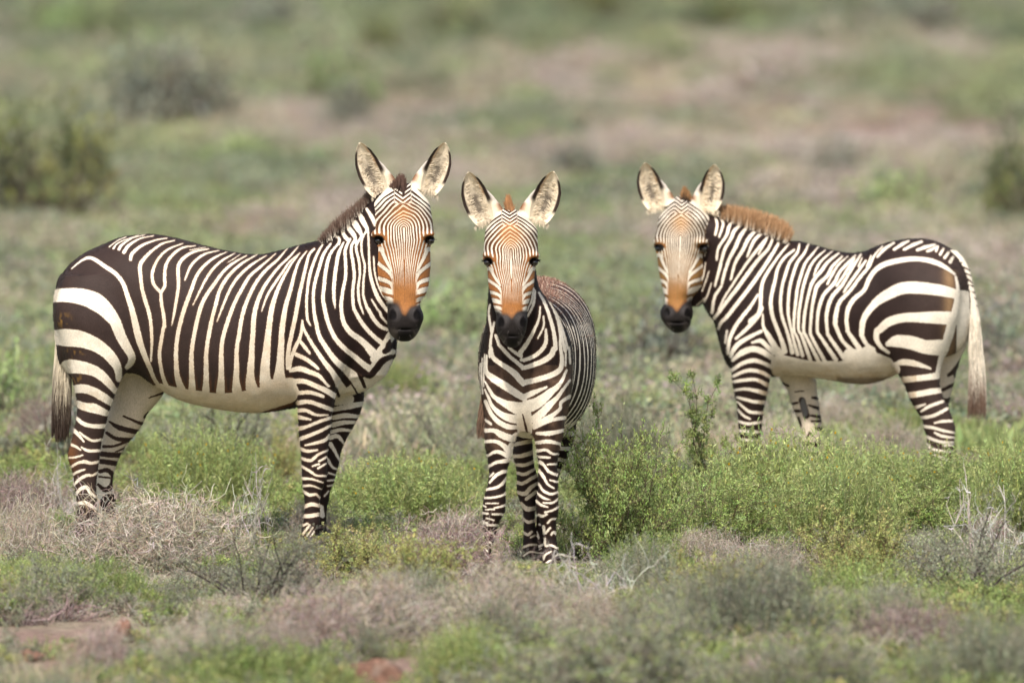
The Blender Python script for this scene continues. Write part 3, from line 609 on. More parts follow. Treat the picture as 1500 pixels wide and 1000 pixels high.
SIDE1 = """
W 2,6,8,8,9,11,12,10,8,7 A 225,400 330,318 415,305 540,385 640,455 705,540 740,640 780,760 812,890 D 838,190 862,280 905,400 950,510 985,600 1050,690
W 19,21,24,27,22,17,16,15,13,11,8 A 60,648 180,645 300,655 420,690 520,755 600,845 640,905 D 680,200 727,290 780,390 770,450 735,490
W 22,26,25,21,18,16,13,10 D 90,215 180,220 300,232 430,275 530,337 610,420 655,505 660,600
W 18,21,19,16,15,13,10 D 180,480 220,482 310,490 425,518 505,566 570,632 632,710
W 8,13,14,14,14,12 D 215,690 250,690 340,685 430,712 510,756 595,812
W 8,12,13,15,11 D 255,815 280,822 350,850 440,866 545,908
W 2,2,2 A 570,200 650,140 720,110
W 4,2,2 A 610,215 660,160 830,95
W 6,5,2,2 A 662,222 690,180 780,120 890,90
W 7,6,3,2 A 708,252 750,190 850,125 970,98
W 6,7,5,3,2 A 770,320 785,265 870,190 1000,138 1095,120
W 2,4,5,7,8,7,7,8,7,6,5,3 A 1165,142 1060,170 970,235 905,300 858,375 865,480 880,600 915,720 950,850 D 965,190 965,290 955,435
W 2,4,5,6,6,6 A 1240,170 1120,220 1040,290 990,380 970,460 985,550 1050,625
W 2,5,6,6,6 A 1355,190 1240,210 1150,280 1095,370 1083,470 1085,560 1050,625
W 6,6,7,7,7,7,9 A 1050,620 1055,720 1075,830 1082,930 D 1075,130 1050,260 1035,370 1045,480 1065,580 1105,690
W 3,5,7,7,7,6,5,2 A 1475,218 1350,245 1260,300 1210,370 1205,450 1210,560 1190,700 1170,820 1150,920
W 1.5,1.5 A 1310,230 1450,203
W 2,4,5,5,3 B 570,232 450,265 360,330 310,400 268,508
W 2,5,6,7,8,8,8,8,9,11,13 B 635,248 520,310 430,390 370,480 330,590 290,700 250,820 220,930 E 203,200 188,330 188,450 195,560 215,640 245,715
W 2,4,5,5,4,2 B 715,258 600,330 520,410 460,500 410,600 342,738
W 1,2,1 B 765,268 710,310 652,347
W 2,5,6,7,7,8,8,8,8,9,10,13 B 825,278 700,355 610,440 540,540 470,640 420,740 385,860 360,980 E 340,270 328,380 328,470 330,600 330,720
W 2,5,6,7,7,7,8,8,8,9,10,13 B 915,272 790,350 700,430 630,520 580,620 550,740 515,870 490,1000 E 472,290 462,390 462,500 460,620 455,730
W 2,5,6,5,4,2 B 1005,278 880,360 780,450 710,540 650,660 600,790 563,888
W 2,5,6,7,7,8,8,8,9,10,14 B 1090,262 960,380 860,470 800,570 740,680 690,800 640,950 E 615,230 602,330 600,430 600,560 590,710
W 2,5,6,7,7,8,8,8,9,11,15 B 1195,215 1110,320 1010,410 930,510 870,620 820,740 785,870 765,1000 E 745,300 740,400 740,500 735,620 740,700
W 2,4,5,6,8,9,9,10,11,13,19 B 1295,195 1220,290 1130,380 1050,480 980,590 930,710 900,840 890,1000 E 882,280 878,380 870,480 865,600 880,710
W 1.5,3,4,5,4,2 B 1300,268 1220,340 1160,430 1080,550 1020,650 968,794
W 2,3,5,7,9,10,11,12,14,16,22 B 1312,258 1250,340 1190,440 1130,560 1085,680 1055,800 1035,950 E 1025,230 1015,340 1000,480 1000,600 1020,710
W 2,4,6,8,9,10,10,11,12,15,24 B 1375,240 1310,330 1270,440 1230,600 1190,740 1165,880 1150,1000 E 1150,240 1143,340 1138,450 1130,560 1130,690
W 4,5,6,7,8,8,8,8,5 C 505,345 460,400 430,520 400,650 370,790 340,960 Q 305,310 282,420 268,530 265,630
W 3,5,5,6,5,5,5,2 C 580,308 540,380 500,480 470,580 450,700 440,850 448,990 Q 478,238
W 4,6,6,6,6,7,8,9,10,12,17 C 655,298 590,400 550,530 515,660 500,790 510,930 Q 525,200 555,330 620,440 700,550 800,640 890,720
W 4,6,7,7,8,8,9,9,10,12 C 725,298 650,400 615,540 600,680 590,800 610,920 Q 640,220 700,350 790,450 880,520 960,590 1050,650
W 3,7,7,7,6,2 C 775,288 730,390 705,530 690,680 690,800 700,892
W 5,6,6,6,7,7,9,10,11,14 C 835,258 790,360 795,480 795,600 770,730 755,860 Q 758,100 775,200 830,290 910,350 980,410 1040,480
W 4,6,6,6,6,7,8,8,9 C 885,248 845,340 860,460 875,600 860,720 865,860 Q 885,110 930,190 990,270 1060,340 1115,385
W 4,5,5,4,5,5,2 C 935,238 890,330 915,450 925,580 910,700 920,830 958,944
W 3,4,4,4,4,5,7,8,8,6 C 980,188 940,280 945,400 970,500 960,620 955,760 985,870 Q 1010,100 1055,180 1110,240 1175,270
W 3,4,4,6,7,8,6 C 1000,190 1005,300 1010,450 1020,580 1050,700 1100,810 1180,920
W 3,4,5,4 C 1032,810 1080,890 1110,930 Q 1120,150 1170,210
W 3,3,3,3 C 1050,420 1060,560 1090,680 1140,780
W 5,8,8,6 C 985,-20 1030,50 1050,90 1062,130
W 7,10,9,7,5 C 915,20 950,90 985,155 1000,200
W 7,11,10,7,5 C 840,55 890,135 930,200 945,250
W 6,9,9,7,6 C 790,110 840,180 878,235 885,290
W 5,7,8,7 C 755,175 785,230 815,265
W 4,6,6 C 715,220 735,260 730,300
W 3,5,6,8,9,10,12,16 Q 400,190 412,260 470,370 540,480 610,580 680,670 730,760 755,820
W 4,6,7,7,9 Q 402,200 385,330 340,430 300,530 278,620
W 6,7,4 Q 382,380 430,440 470,492
W 8,8,7,4 Q 345,500 430,540 500,590 552,637
W 8,10,9,8,8 Q 295,645 380,630 470,660 560,700 640,780
W 10,9,9,10,10 Q 318,745 420,745 530,790 620,830 700,880
W 14,13,12 Q 1210,320 1140,430 1050,540
W 10,13,11 Q 1225,470 1110,535 1050,600
W 16,20,22,22 Q 1200,580 1120,670 1040,740 930,790
W 22,24,20 Q 1000,760 880,830 790,900
K 3,9,10,8 Q 1195,365 1188,410 1180,445 1150,470
K 7,10,10,9,5 Q 1210,515 1130,555 1070,630 1010,690 930,660
K 3,6,5 Q 885,625 935,715 965,790
K 2,3,3 Q 815,730 875,810 905,880
K 4,6,5,4 Q 560,650 640,745 705,815 740,915
W 26,34,36,34,34,36,34 E 30,715 180,775 350,808 550,830 750,822 950,785 1200,715
W 16,18,18,16 E 350,880 550,905 750,900 950,850
W 16,18 E 1050,650 1230,640
K 2,4,3 E 1000,900 1100,872 1215,835
W 8,8,7,6 G 225,100 330,95 410,112 465,132
W 9,8,8,8 G 232,190 330,180 430,210 560,258
W 8,7,5,3 G 228,260 310,260 400,300 507,300
W 9,6,3 G 228,318 290,330 352,342
W 9,6,6,6 G 232,428 320,405 430,360 545,322
W 8,7,6,5 G 240,523 330,490 430,450 535,396
W 3,6,7,6 G 298,577 400,555 480,530 525,485
W 7,6,4 G 255,608 320,630 408,620
W 6,6,5,4 G 262,695 350,715 420,660 508,622
W 4,4 G 428,722 492,685
W 3,4 G 365,768 425,748
W 4,3 G 418,787 492,742
W 5,5,4,4 G 266,768 340,810 400,850 485,857
W 6,4,3 G 266,880 360,885 462,917
W 5,4,2 G 278,948 360,945 447,977
W 6,6,5,3 H 280,372 340,405 400,400 442,445
W 7,8,6 H 290,512 360,490 437,507
W 8,8,8 H 283,597 350,595 432,580
W 5,4 H 283,682 320,665
W 5,4 H 278,762 340,680
W 3,3 H 308,792 370,700
W 3,3 H 330,822 380,740
W 7,8,8,9 J 275,80 340,130 430,152 545,152
W 8,6,3 J 250,190 300,240 340,292
W 3,5,5,5 J 303,208 370,260 430,285 520,270
W 5,5,3 J 222,318 270,340 312,367
W 3,6,5 J 318,343 380,375 495,375
W 4,4,3 J 205,440 270,435 332,415
W 5,5,7,6,5 J 215,530 280,490 350,475 400,490 485,475
W 4,5,3 J 232,598 290,565 352,547
W 5,6,6,4,4 J 246,688 310,630 370,600 420,600 468,573
W 6,7,8,6,4 J 262,775 310,725 365,710 400,760 455,803
W 6,8,6,4 J 278,860 350,850 410,880 458,907
"""
FARF1 = """
W 8,10,8 G 560,243 700,215 835,188
W 8,9,6 G 550,320 660,300 775,310
W 9,8,5 G 545,387 640,365 750,360
W 7,6,4 G 535,450 620,430 710,437
W 8,7,3 G 520,503 590,490 655,565
W 8,6,3 G 522,560 560,620 608,715
W 5,4,3 G 498,700 540,770 585,792
W 3,3 G 508,825 570,846
W 3,3 G 498,897 560,888
W 3,3 G 498,946 545,938
W 3,3 H 468,412 505,368
W 7,8 H 440,510 450,592
W 14,14 G 540,170 700,150
"""
FARH1 = """
K 3,4,5,6 J 690,55 780,95 830,115 880,130
K 3,8,8 J 560,105 650,160 820,203
K 5,6,8 J 535,208 620,260 760,277
K 5,4,4 J 505,333 600,330 710,292
K 2,4 J 610,385 705,345
K 8,8,8 J 480,400 560,410 665,413
K 8,8,8 J 480,470 560,480 640,493
K 6,7,7,8,8,4 J 470,562 540,550 590,600 580,690 520,730 455,680
K 3,3 J 465,610 562,620
K 5,4 J 885,62 915,25
K 2,4 D 925,762 1050,720
K 30,30 J 560,860 600,900
"""

# ---------------------------------------------------------------- zebra 3: the one on the right, turned a little away
def zebra_three():
    B = Body(935, 1465, 283, 722, -112, 98, 0.25, 55)
    S, HD, FF, FH, TL = 0, 1, 2, 3, 4
    sh = 0.25 * 55
    B.sweep(S, 'x', [(1057,480,505,0,12),(1066,452,530,0,32),(1080,424,547,0,46),(1100,394,552,0,56),(1130,366,553,0,62),(1160,354,552,0,66),(1190,359,553,0,70),(1215,366,556,0,73),(1240,370.5,560,0,75),
        (1266,367.5,562,0,76),(1288,359,558,0,75),(1311,352,548,0,74),(1335,349,532,0,72),(1358,350,526,0,70),(1380,358,522,0,65),(1396,369,516,0,57),(1408,384,505,0,44),(1416,402,490,0,28),(1421,425,465,0,10)], 4, 2.15, shift=True)
    B.sweep(S, 'z', [(308,1012,1046,-8,18),(318,1012,1056,-8,25),(326,1012,1074,-8,31),(336,1013,1100,-7,38),(346,1015,1130,-6,44),(357,1018,1146,-5,48),(380,1022,1152,-4,52),(410,1026,1150,-2,55),(440,1031,1147,0,57),
        (456,1038,1144,0,58),(470,1048,1138,0,58),(490,1057,1130,0,55),(510,1065,1120,0,50),(528,1072,1108,0,42)], 14, 2.1)
    B.sweep(S, 'z', [(410,1100,1142,-44,18),(440,1080,1150,-48,28),(480,1066,1143,-50,32),(510,1064,1137,-51,32),(530,1071,1131,-50,31),(545,1073,1127,-49,29),(560,1074,1125,-48,27),(573,1076,1123,-47,24),(586,1079,1120.5,-46,22),(600,1081,1118,-45,20),
        (612,1082,1116.5,-45,18),(624,1082,1115,-45,17),(640,1084,1112,-45,16),(660,1087,1108,-45,13),(690,1088,1107,-45,12),(705,1085,1110,-45,14),(716,1083,1113,-45,17)], 12, 2.2)
    B.sweep(FF, 'z', [(535,1148,1190,40,24),(552,1144,1193,42,24),(559,1147,1195.5,42,23),(572,1155.5,1196.5,42,21),(586,1160,1199,42,19),(601,1165,1201,42,18),(617,1171.5,1203.5,42,17),(630,1175,1205,42,16),(645,1176,1203,42,15),(660,1178,1200,42,13),(690,1180,1198,42,12),(704,1177,1202,42,16)], 9, 2.2)
    B.sweep(S, 'z', [(385,1305,1385,-38,20),(410,1292,1401,-42,32),(440,1288,1403.5,-44,37),(465,1288,1400,-45,38),(482,1290,1395,-45,37),(511,1294,1385,-44,33),(524,1302,1379,-43,30),(538,1309,1375,-42,27),(551,1317,1373,-42,25),(566,1325,1374,-41,22),(583,1331,1379,-41,20),
        (601,1342,1388,-41,18),(615,1350,1392.5,-41,16.5),(626,1352,1396,-41,15.5),(638,1356,1395,-41,14.5),(652,1356,1394,-41,13.5),(665,1357,1392,-41,13),(682,1359,1390,-41,13),(700,1357,1391,-41,14),(715,1353,1394,-41,17)], 12, 2.2)
    B.sweep(FH, 'z', [(470,1350,1424,34,28),(484,1345,1421.5,36,28),(508,1343,1413,38,26),(524,1345,1406,40,24),(545,1351,1400,40,22),(562,1356,1396,40,20),(578,1359,1392,40,18),(597,1362,1389,40,15.5),(620,1362,1390,40,14.5),(640,1366,1388,40,13),(690,1368,1386,40,13),(704,1364,1390,40,16)], 8, 2.2)
    B.sweep(HD, 'z', [(290,993,1009,-30,8),(295,987,1015,-32,16),(302,982,1022,-33,24),(312,974,1030,-33,32),(323,967,1038,-32,38),(336,965.5,1038,-30,43),(350,962,1037,-29,46),(359,960.5,1036.5,-29,47),(367,961.5,1036,-30,46),(378,965,1031,-32,44),
        (391,966,1030,-36,40),(406,968,1028,-41,35),(420,971,1024,-46,30),(430,973.5,1018,-49,27),(440,976,1011,-53,24),(447,974.5,1011.5,-56,23),(455,970,1013.5,-58,23.5),(463,969,1014,-59,23.5),(471,971.5,1011.5,-59,22.5),(479,977,1009.5,-58,21),(485,983,1005,-57,15),(489,988,999,-56,8)], 5, 2.35)
    B.sweep(S, 'z', [(340,1010,1036,-2,26),(360,1006,1038,-4,30),(390,1003,1038,-8,30),(420,1002,1036,-14,26),(438,1004,1033,-18,20),(450,1008,1024,-20,12)], 6, 2.2)      # jaw behind the face
    for sx, cx in ((-1, 966), (1, 1030)):
        B.ball(HD, (cx - sx*3, 357, -58), (9, 5, 10), 6)
        B.ball(HD, (991.5 + sx*15.5, 459, -83), (5.5, 8, 6), 4, cut=True)
        B.ball(HD, (cx, 366.5, -60), (8.5, 6.2, 7), 3, cut=True)
    B.ball(HD, (991, 476, -86), (14, 1.6, 12), 2, cut=True)
    B.sweep(TL, 'z', [(366,1385,1400,0,7),(378,1393,1411,0,8),(395,1399,1419,0,8.5),(420,1405,1425,0,8.5),(445,1412,1430,0,8),(470,1418,1434,0,7.5),(500,1421,1437,0,6.5),(530,1424,1438,0,5),(545,1427,1436,0,3)], 3, 2.0)
    X, Fc, reg = B.polygonise()
    Z = Zebra(1245, 65.6, 716, 0.25, 55, 1245)
    x0, y, p = X[:, 0], X[:, 1], X[:, 2]
    x = x0 + 0.25 * (55 - np.abs(y)); pi = p + PAR * np.abs(y); xa = x0 + 0.25 * (y + 55); pa = p - PAR * y
    f = paint(x, pi, -8.0, parse_strokes(SIDE3), thin=.82); n = len(X)
    cl = np.tile(WHITE, (n, 1)); cd = np.tile(DARK * 1.1, (n, 1)); nz = hash_noise(X, 11.0, 2)
    nz2 = hash_noise(X, 4.0, 4); bel = sstep(pi, 515, 556) * (x > 1110) * (x < 1340) * (reg == 0); cl = mixc(cl, TAN, np.clip(bel * (.7 + .35 * nz + .3 * nz2), 0, 1))  # belly tan, deepened by underside shade put into the coat colour
    line = (reg == 0) * sstep(pi, 549, 556) * (x > 1225) * (x < 1320); cl = mixc(cl, np.array([.10, .065, .045]), line * .7)
    cd = mixc(cd, np.array([.075, .05, .04]), sstep(x, 1270, 1400) * .4)
    tip = (reg == 0) * np.clip(np.exp(-((x - 1388) / 9) ** 2) * (pi > 395) * (pi < 520), 0, 1); cd = mixc(cd, np.array([.26, .16, .08]), tip * .7)
    for r_, base, txt in ((2, 8.0, FARF3), (3, 8.0, FARH3), (4, 8.0, TAIL3)):
        w = reg == r_; f[w] = paint(xa[w], pa[w], base, parse_strokes(txt))
    w = reg == 2; g = np.clip(1.3 - np.hypot((xa - 1179) / 6, (pa - 597) / 13), 0, 1) * w; cd = mixc(cd, np.array([.12, .115, .11]), np.clip(g * 3, 0, 1))
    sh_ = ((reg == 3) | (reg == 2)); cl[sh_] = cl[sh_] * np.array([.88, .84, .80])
    rear = (reg == 0) & (x > 1399) & (pi > 425); f[rear] = np.maximum(f[rear], 6)
    band = (reg == 0) & (x > 1399) & (y > 15) & (np.abs(pi - 449) < 7); f[band] = -6
    cleft = (reg == 0) & (x0 > 1380) & (np.hypot((y - 4) / 15, (pi - 440) / 36) < 1) & (x > 1396); f[cleft] = -6
    w = reg == 1; ph = np.zeros(n); amp = np.zeros(n)
    ff, c1, c2, ph[w], amp[w] = face(xa[w], pa[w], [(290, 999), (317, 997.6), (366, 996), (420, 992.5), (490, 991)], [292, 316, 366, 421, 449, 489], 0.84)
    f[w], cl[w], cd[w] = ff, c1, c2 * np.array([.80, 1.08, 1.15])
    socket(xa, pa, y, f, cl, cd, w, ((965.5, 366), (1030.5, 366)), 9)
    hoof = (pi > 704); f[hoof] = -8; cd[hoof] = [.05, .045, .04]
    ears = [((963, 309), (944.5, 241), 18.5, -38, -2, 1), ((1037, 311), (1047, 243), 18.0, -36, -2, -1)]
    hair = dict(
        mane=[mane_strands(Z, [(1044,321,-8,1042,308),(1058,324,-8,1060,304),(1072,328,-8,1076,305),(1096,336,-7,1100,308),(1120,344,-6,1126,316),(1140,351,-6,1147,325),(1152,357,-5,1157,340)], 9000,
              1.2, (DARK*1.2, WHITE*.85, np.array([.42,.25,.13]), .26), 5, 10.0, 4.2, .5, 6.5)],
        forelock=[mane_strands(Z, [(998,298,-38,999,284),(1002,295,-40,1003,275),(1007,296,-40,1009,284),(1010,299,-38,1012,292)], 700, 1.6, (DARK, DARK, np.array([.36,.19,.08])), 2, 10, 1.6)],
        tail=[tail_strands(Z, [((1419,1433,460,500,0),(1421,1440,540,580),1200),((1422,1436,495,530,0),(1417,1443,570,606),1500),((1424,1438,520,550,0),(1416,1442,580,613),700)], 0,
              lambda q: mixc(np.tile(np.array([.86,.77,.63]), (len(q),1)), np.tile(np.array([.17,.10,.065]), (len(q),1)), sstep(q + rng.normal(0, 14, len(q)), 545, 600)) * rng.uniform(.7,1.25,(len(q),1)), 1.0, 4)])
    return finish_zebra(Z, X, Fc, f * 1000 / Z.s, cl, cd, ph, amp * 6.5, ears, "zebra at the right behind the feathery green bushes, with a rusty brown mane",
        [(965, 367, -52, -1), (1031, 367, -52, 1)], (5.8, 5.0, 6.3), (991, 470, -80), (1, 0, -.6), reg, hair)

SIDE3 = """
W 3,4,5,6,7,8,8,9,12 b 345,175 260,280 210,350 150,440 100,540 85,650 80,760 60,830 0,895
W 10,9,8,5 d 525,20 490,100 400,205 295,302
W 4,5,6,6,7,7,8,8,8,9,11 b 392,233 300,310 240,410 215,520 190,620 175,720 190,840 235,960 d 720,330 740,410
W 3,5,6,6,6,6,6,6,7,9 b 442,178 420,260 350,350 310,460 280,570 265,700 275,830 320,970 d 790,330 810,420
W 3,5,6,6,6,6,6,5,6,8 b 527,178 480,270 420,350 380,460 350,570 335,700 335,830 365,970 d 825,320 860,440
W 2,4,5,6,6,6,6,5,5,8 b 617,198 550,280 490,360 450,470 420,580 405,690 390,830 388,970 d 860,300 905,450
W 2,4,5,6,6,6,6,5,6,8 b 682,228 600,300 540,380 500,480 470,580 450,690 430,830 430,970 d 895,270 975,490
W 2,4,5,2 b 745,238 650,320 600,390 565,473
W 3,6,7,7,6,6,6,6,6,8 b 802,258 700,340 640,420 560,520 525,620 500,730 480,850 475,980 d 938,280 1055,510
W 3,6,7,8,7,6,6,6,6,8 b 832,288 740,380 690,470 600,560 570,660 550,770 540,880 535,990 d 1000,310 1115,515
W 2,4,5,4 b 882,288 800,360 740,450 690,547
W 3,6,6,7,7,7,6,6,6,9 b 952,278 870,360 800,440 750,540 660,640 620,740 600,850 600,980 d 1070,285 1205,485
W 3,5,5,4 b 942,308 880,400 830,480 773,562
W 3,6,6,7,8,8,7,6,7,9 b 1002,268 940,360 880,460 820,560 740,650 700,740 680,850 690,980 d 1140,270 1280,470
W 4,6,6,4 b 1042,328 960,440 890,540 838,618
W 2,3 b 1010,300 973,382
W 2,3 b 1092,278 1048,382
W 2,4,6,6,7,8,9,9,8,7,10 b 1200,190 1120,280 1070,380 980,490 900,600 800,710 770,810 760,900 d 1212,200 1270,320 1385,430
W 5,9,10,9,10,10,9,9,8,9,9,8,8,8,10 c 1035,445 940,378 830,330 700,310 560,320 400,360 310,420 250,510 210,600 120,680 70,760 50,860 60,960 d 1320,240 1430,400
W 14,16,17,18,17,15,12,11,10,9,8,8 c 1090,640 960,608 850,590 700,575 560,580 440,630 330,700 250,790 200,880 188,990 e 135,220 175,285 235,325
W 20,18,15,14,14,12,11,10,8,6 c 1030,850 850,845 700,845 560,850 430,890 350,960 e 265,160 260,230 300,300 370,355
W 5,8,12,14,15,15,13,10 c 1045,470 1062,580 1050,720 1025,860 e 950,60 915,200 868,360 815,560
W 10,18,20,20,24 e 365,275 450,250 580,265 700,300 850,305
W 8,11,11,8,4 e 425,462 500,440 600,450 690,475 752,495
W 11,11,11,12 e 500,600 600,590 720,575 815,560
W 11,11,11,10 e 550,742 660,725 760,705 850,692
W 8,6,3 e 595,857 650,840 702,820
W 4,7,6 e 668,887 740,840 865,793
W 7,7,7,6 e 652,947 760,930 830,900 908,857
W 3,6,5 g 788,492 860,475 958,470
W 7,6,6,4 g 695,523 780,535 870,560 968,577
W 4,6,4 g 788,578 860,610 968,622
W 6,6,6,4 g 720,617 800,650 880,665 968,665
W 4,4 g 868,697 958,690
W 5,6,5 g 740,712 830,745 958,747
W 5,5 g 722,685 742,692
W 5,5 g 722,748 750,755
W 5,5 g 795,782 905,827
W 6,5 g 775,838 865,872
W 3,6,10,11,15 d 540,78 545,190 590,270 650,370 695,445
W 6,8,9,9,7 d 528,232 430,280 330,340 270,410 250,465
W 4,9,9,10 d 442,337 520,320 580,370 645,425
W 7,11,11,11,10 d 268,497 350,430 450,395 540,420 630,475
W 7,8,9,8,9 d 268,585 350,530 450,500 540,520 640,565
W 6,7,8,8,8 d 272,645 370,600 450,590 540,610 612,650
W 6,7,7,9 d 272,695 370,680 480,675 590,725
W 5,6,8,9 d 285,772 380,760 480,775 582,803
W 5,6,7,8 d 308,838 380,855 460,875 568,882
W 3,5,6,6 d 310,876 370,930 430,970 552,977
W 4,5,3 f 190,387 240,440 302,472
W 5,6,5 f 195,493 280,515 410,498
W 6,6 f 205,580 390,590
W 6,6 f 205,660 390,670
W 4,6,7,8,8,7,7,6 a 832,238 780,350 690,450 600,570 500,710 400,840 320,950 270,1010
W 5,7,8,8,8,8,7,5 a 898,262 810,410 700,580 600,720 500,850 400,980 d 165,150 140,210
W 4,7,8,8,8,7,5 a 682,775 610,890 530,990 d 280,210 240,300 228,380 225,440
W 4,4 d 217,228 200,340
W 4,5,5 a 300,60 315,130 298,225
W 4,5,4 a 355,80 370,130 333,245
W 4,7,6,5,4 a 450,100 420,160 400,230 325,350 310,455
W 5,7,7,6,6,4 a 530,130 470,190 440,260 380,370 330,560 293,695
W 5,8,8,6,6,5 a 600,140 530,230 480,340 420,460 380,580 358,675
W 6,8,7,6,4 a 670,180 600,260 550,360 480,480 438,635
W 5,7,4 a 730,200 650,280 588,425
W 3,6,6,5,4,4,4 a 792,218 720,310 640,410 560,520 450,690 380,800 328,915
W 4,4,3 a 770,255 730,330 690,402
W 5,6,6 a 352,698 290,800 268,940
W 2,3,3 a 262,670 230,770 198,842
W 2,3,2 a 210,480 190,600 160,700
W 2,3,2 a 240,560 215,640 180,740
W 2,2 a 200,420 230,330
W 3,3 a 130,870 215,800
W 4,7,4 c 490,160 400,220 333,293
W 4,7,5 c 622,143 560,175 487,223
W 5,7,5 c 742,148 670,175 577,223
W 4,8,5 c 862,173 770,200 695,228
W 4,6,4 c 880,190 820,225 785,238
W 4,5 c 890,190 868,235
W 4,6 c 940,210 905,265
W 5,6 c 985,245 945,295
W 5,7 c 1025,285 995,335
W 24,30,34,32,30 d 690,520 830,600 1000,625 1200,610 1430,540
W 26,28,26 d 700,570 850,640 1100,660
W 14,16,16,14 d 690,478 840,520 1000,548 1200,535
W 26,28,26,22 d 1200,640 1400,640 1580,610 1720,570
W 22,26,24 d 1250,590 1400,520 1500,430
W 20,26,26 e 20,380 200,420 340,470
"""
FARF3 = """
K 3,4 f 600,130 660,160
K 4,4 f 695,325 740,313
K 5,5 f 725,388 765,390
K 4,6 f 880,265 940,272
K 3,6 f 845,335 945,365
K 4,6 f 870,430 955,443
K 3,4 f 870,482 960,480
K 3,3 f 755,450 778,525
K 5,7 f 910,545 980,557
K 10,11,10 f 785,290 805,360 825,430
K 4,3 f 855,590 830,640
K 2,2 f 720,215 800,205
K 7,7 f 800,690 990,700
K 7,7 f 800,780 990,790
"""
FARH3 = """
K 3,6 e 1075,238 1140,160
K 4,8,5 e 1050,400 990,500 930,550
K 6,6 e 985,520 1000,560
K 5,6 e 865,690 980,635
K 7,8,8 e 860,770 920,785 950,770
K 14,14 e 890,850 930,860
K 6,6 g 860,470 980,470
K 6,6 g 860,550 980,540
K 6,6 g 860,640 980,630
K 6,6 g 860,730 980,720
"""
TAIL3 = """
K 2,2 c 1000,300 1080,310
K 3,2 c 1030,335 1110,335
K 3,3,2 c 1060,382 1120,375 1185,410
K 3,3,2 c 1070,440 1120,430 1190,452
K 2,3,2 c 1125,492 1150,480 1205,520
K 1,3 c 1165,535 1215,550
K 1,3 c 1190,595 1235,612
K 1,2 c 1215,650 1245,670
K 1,2 c 1238,720 1260,740
"""

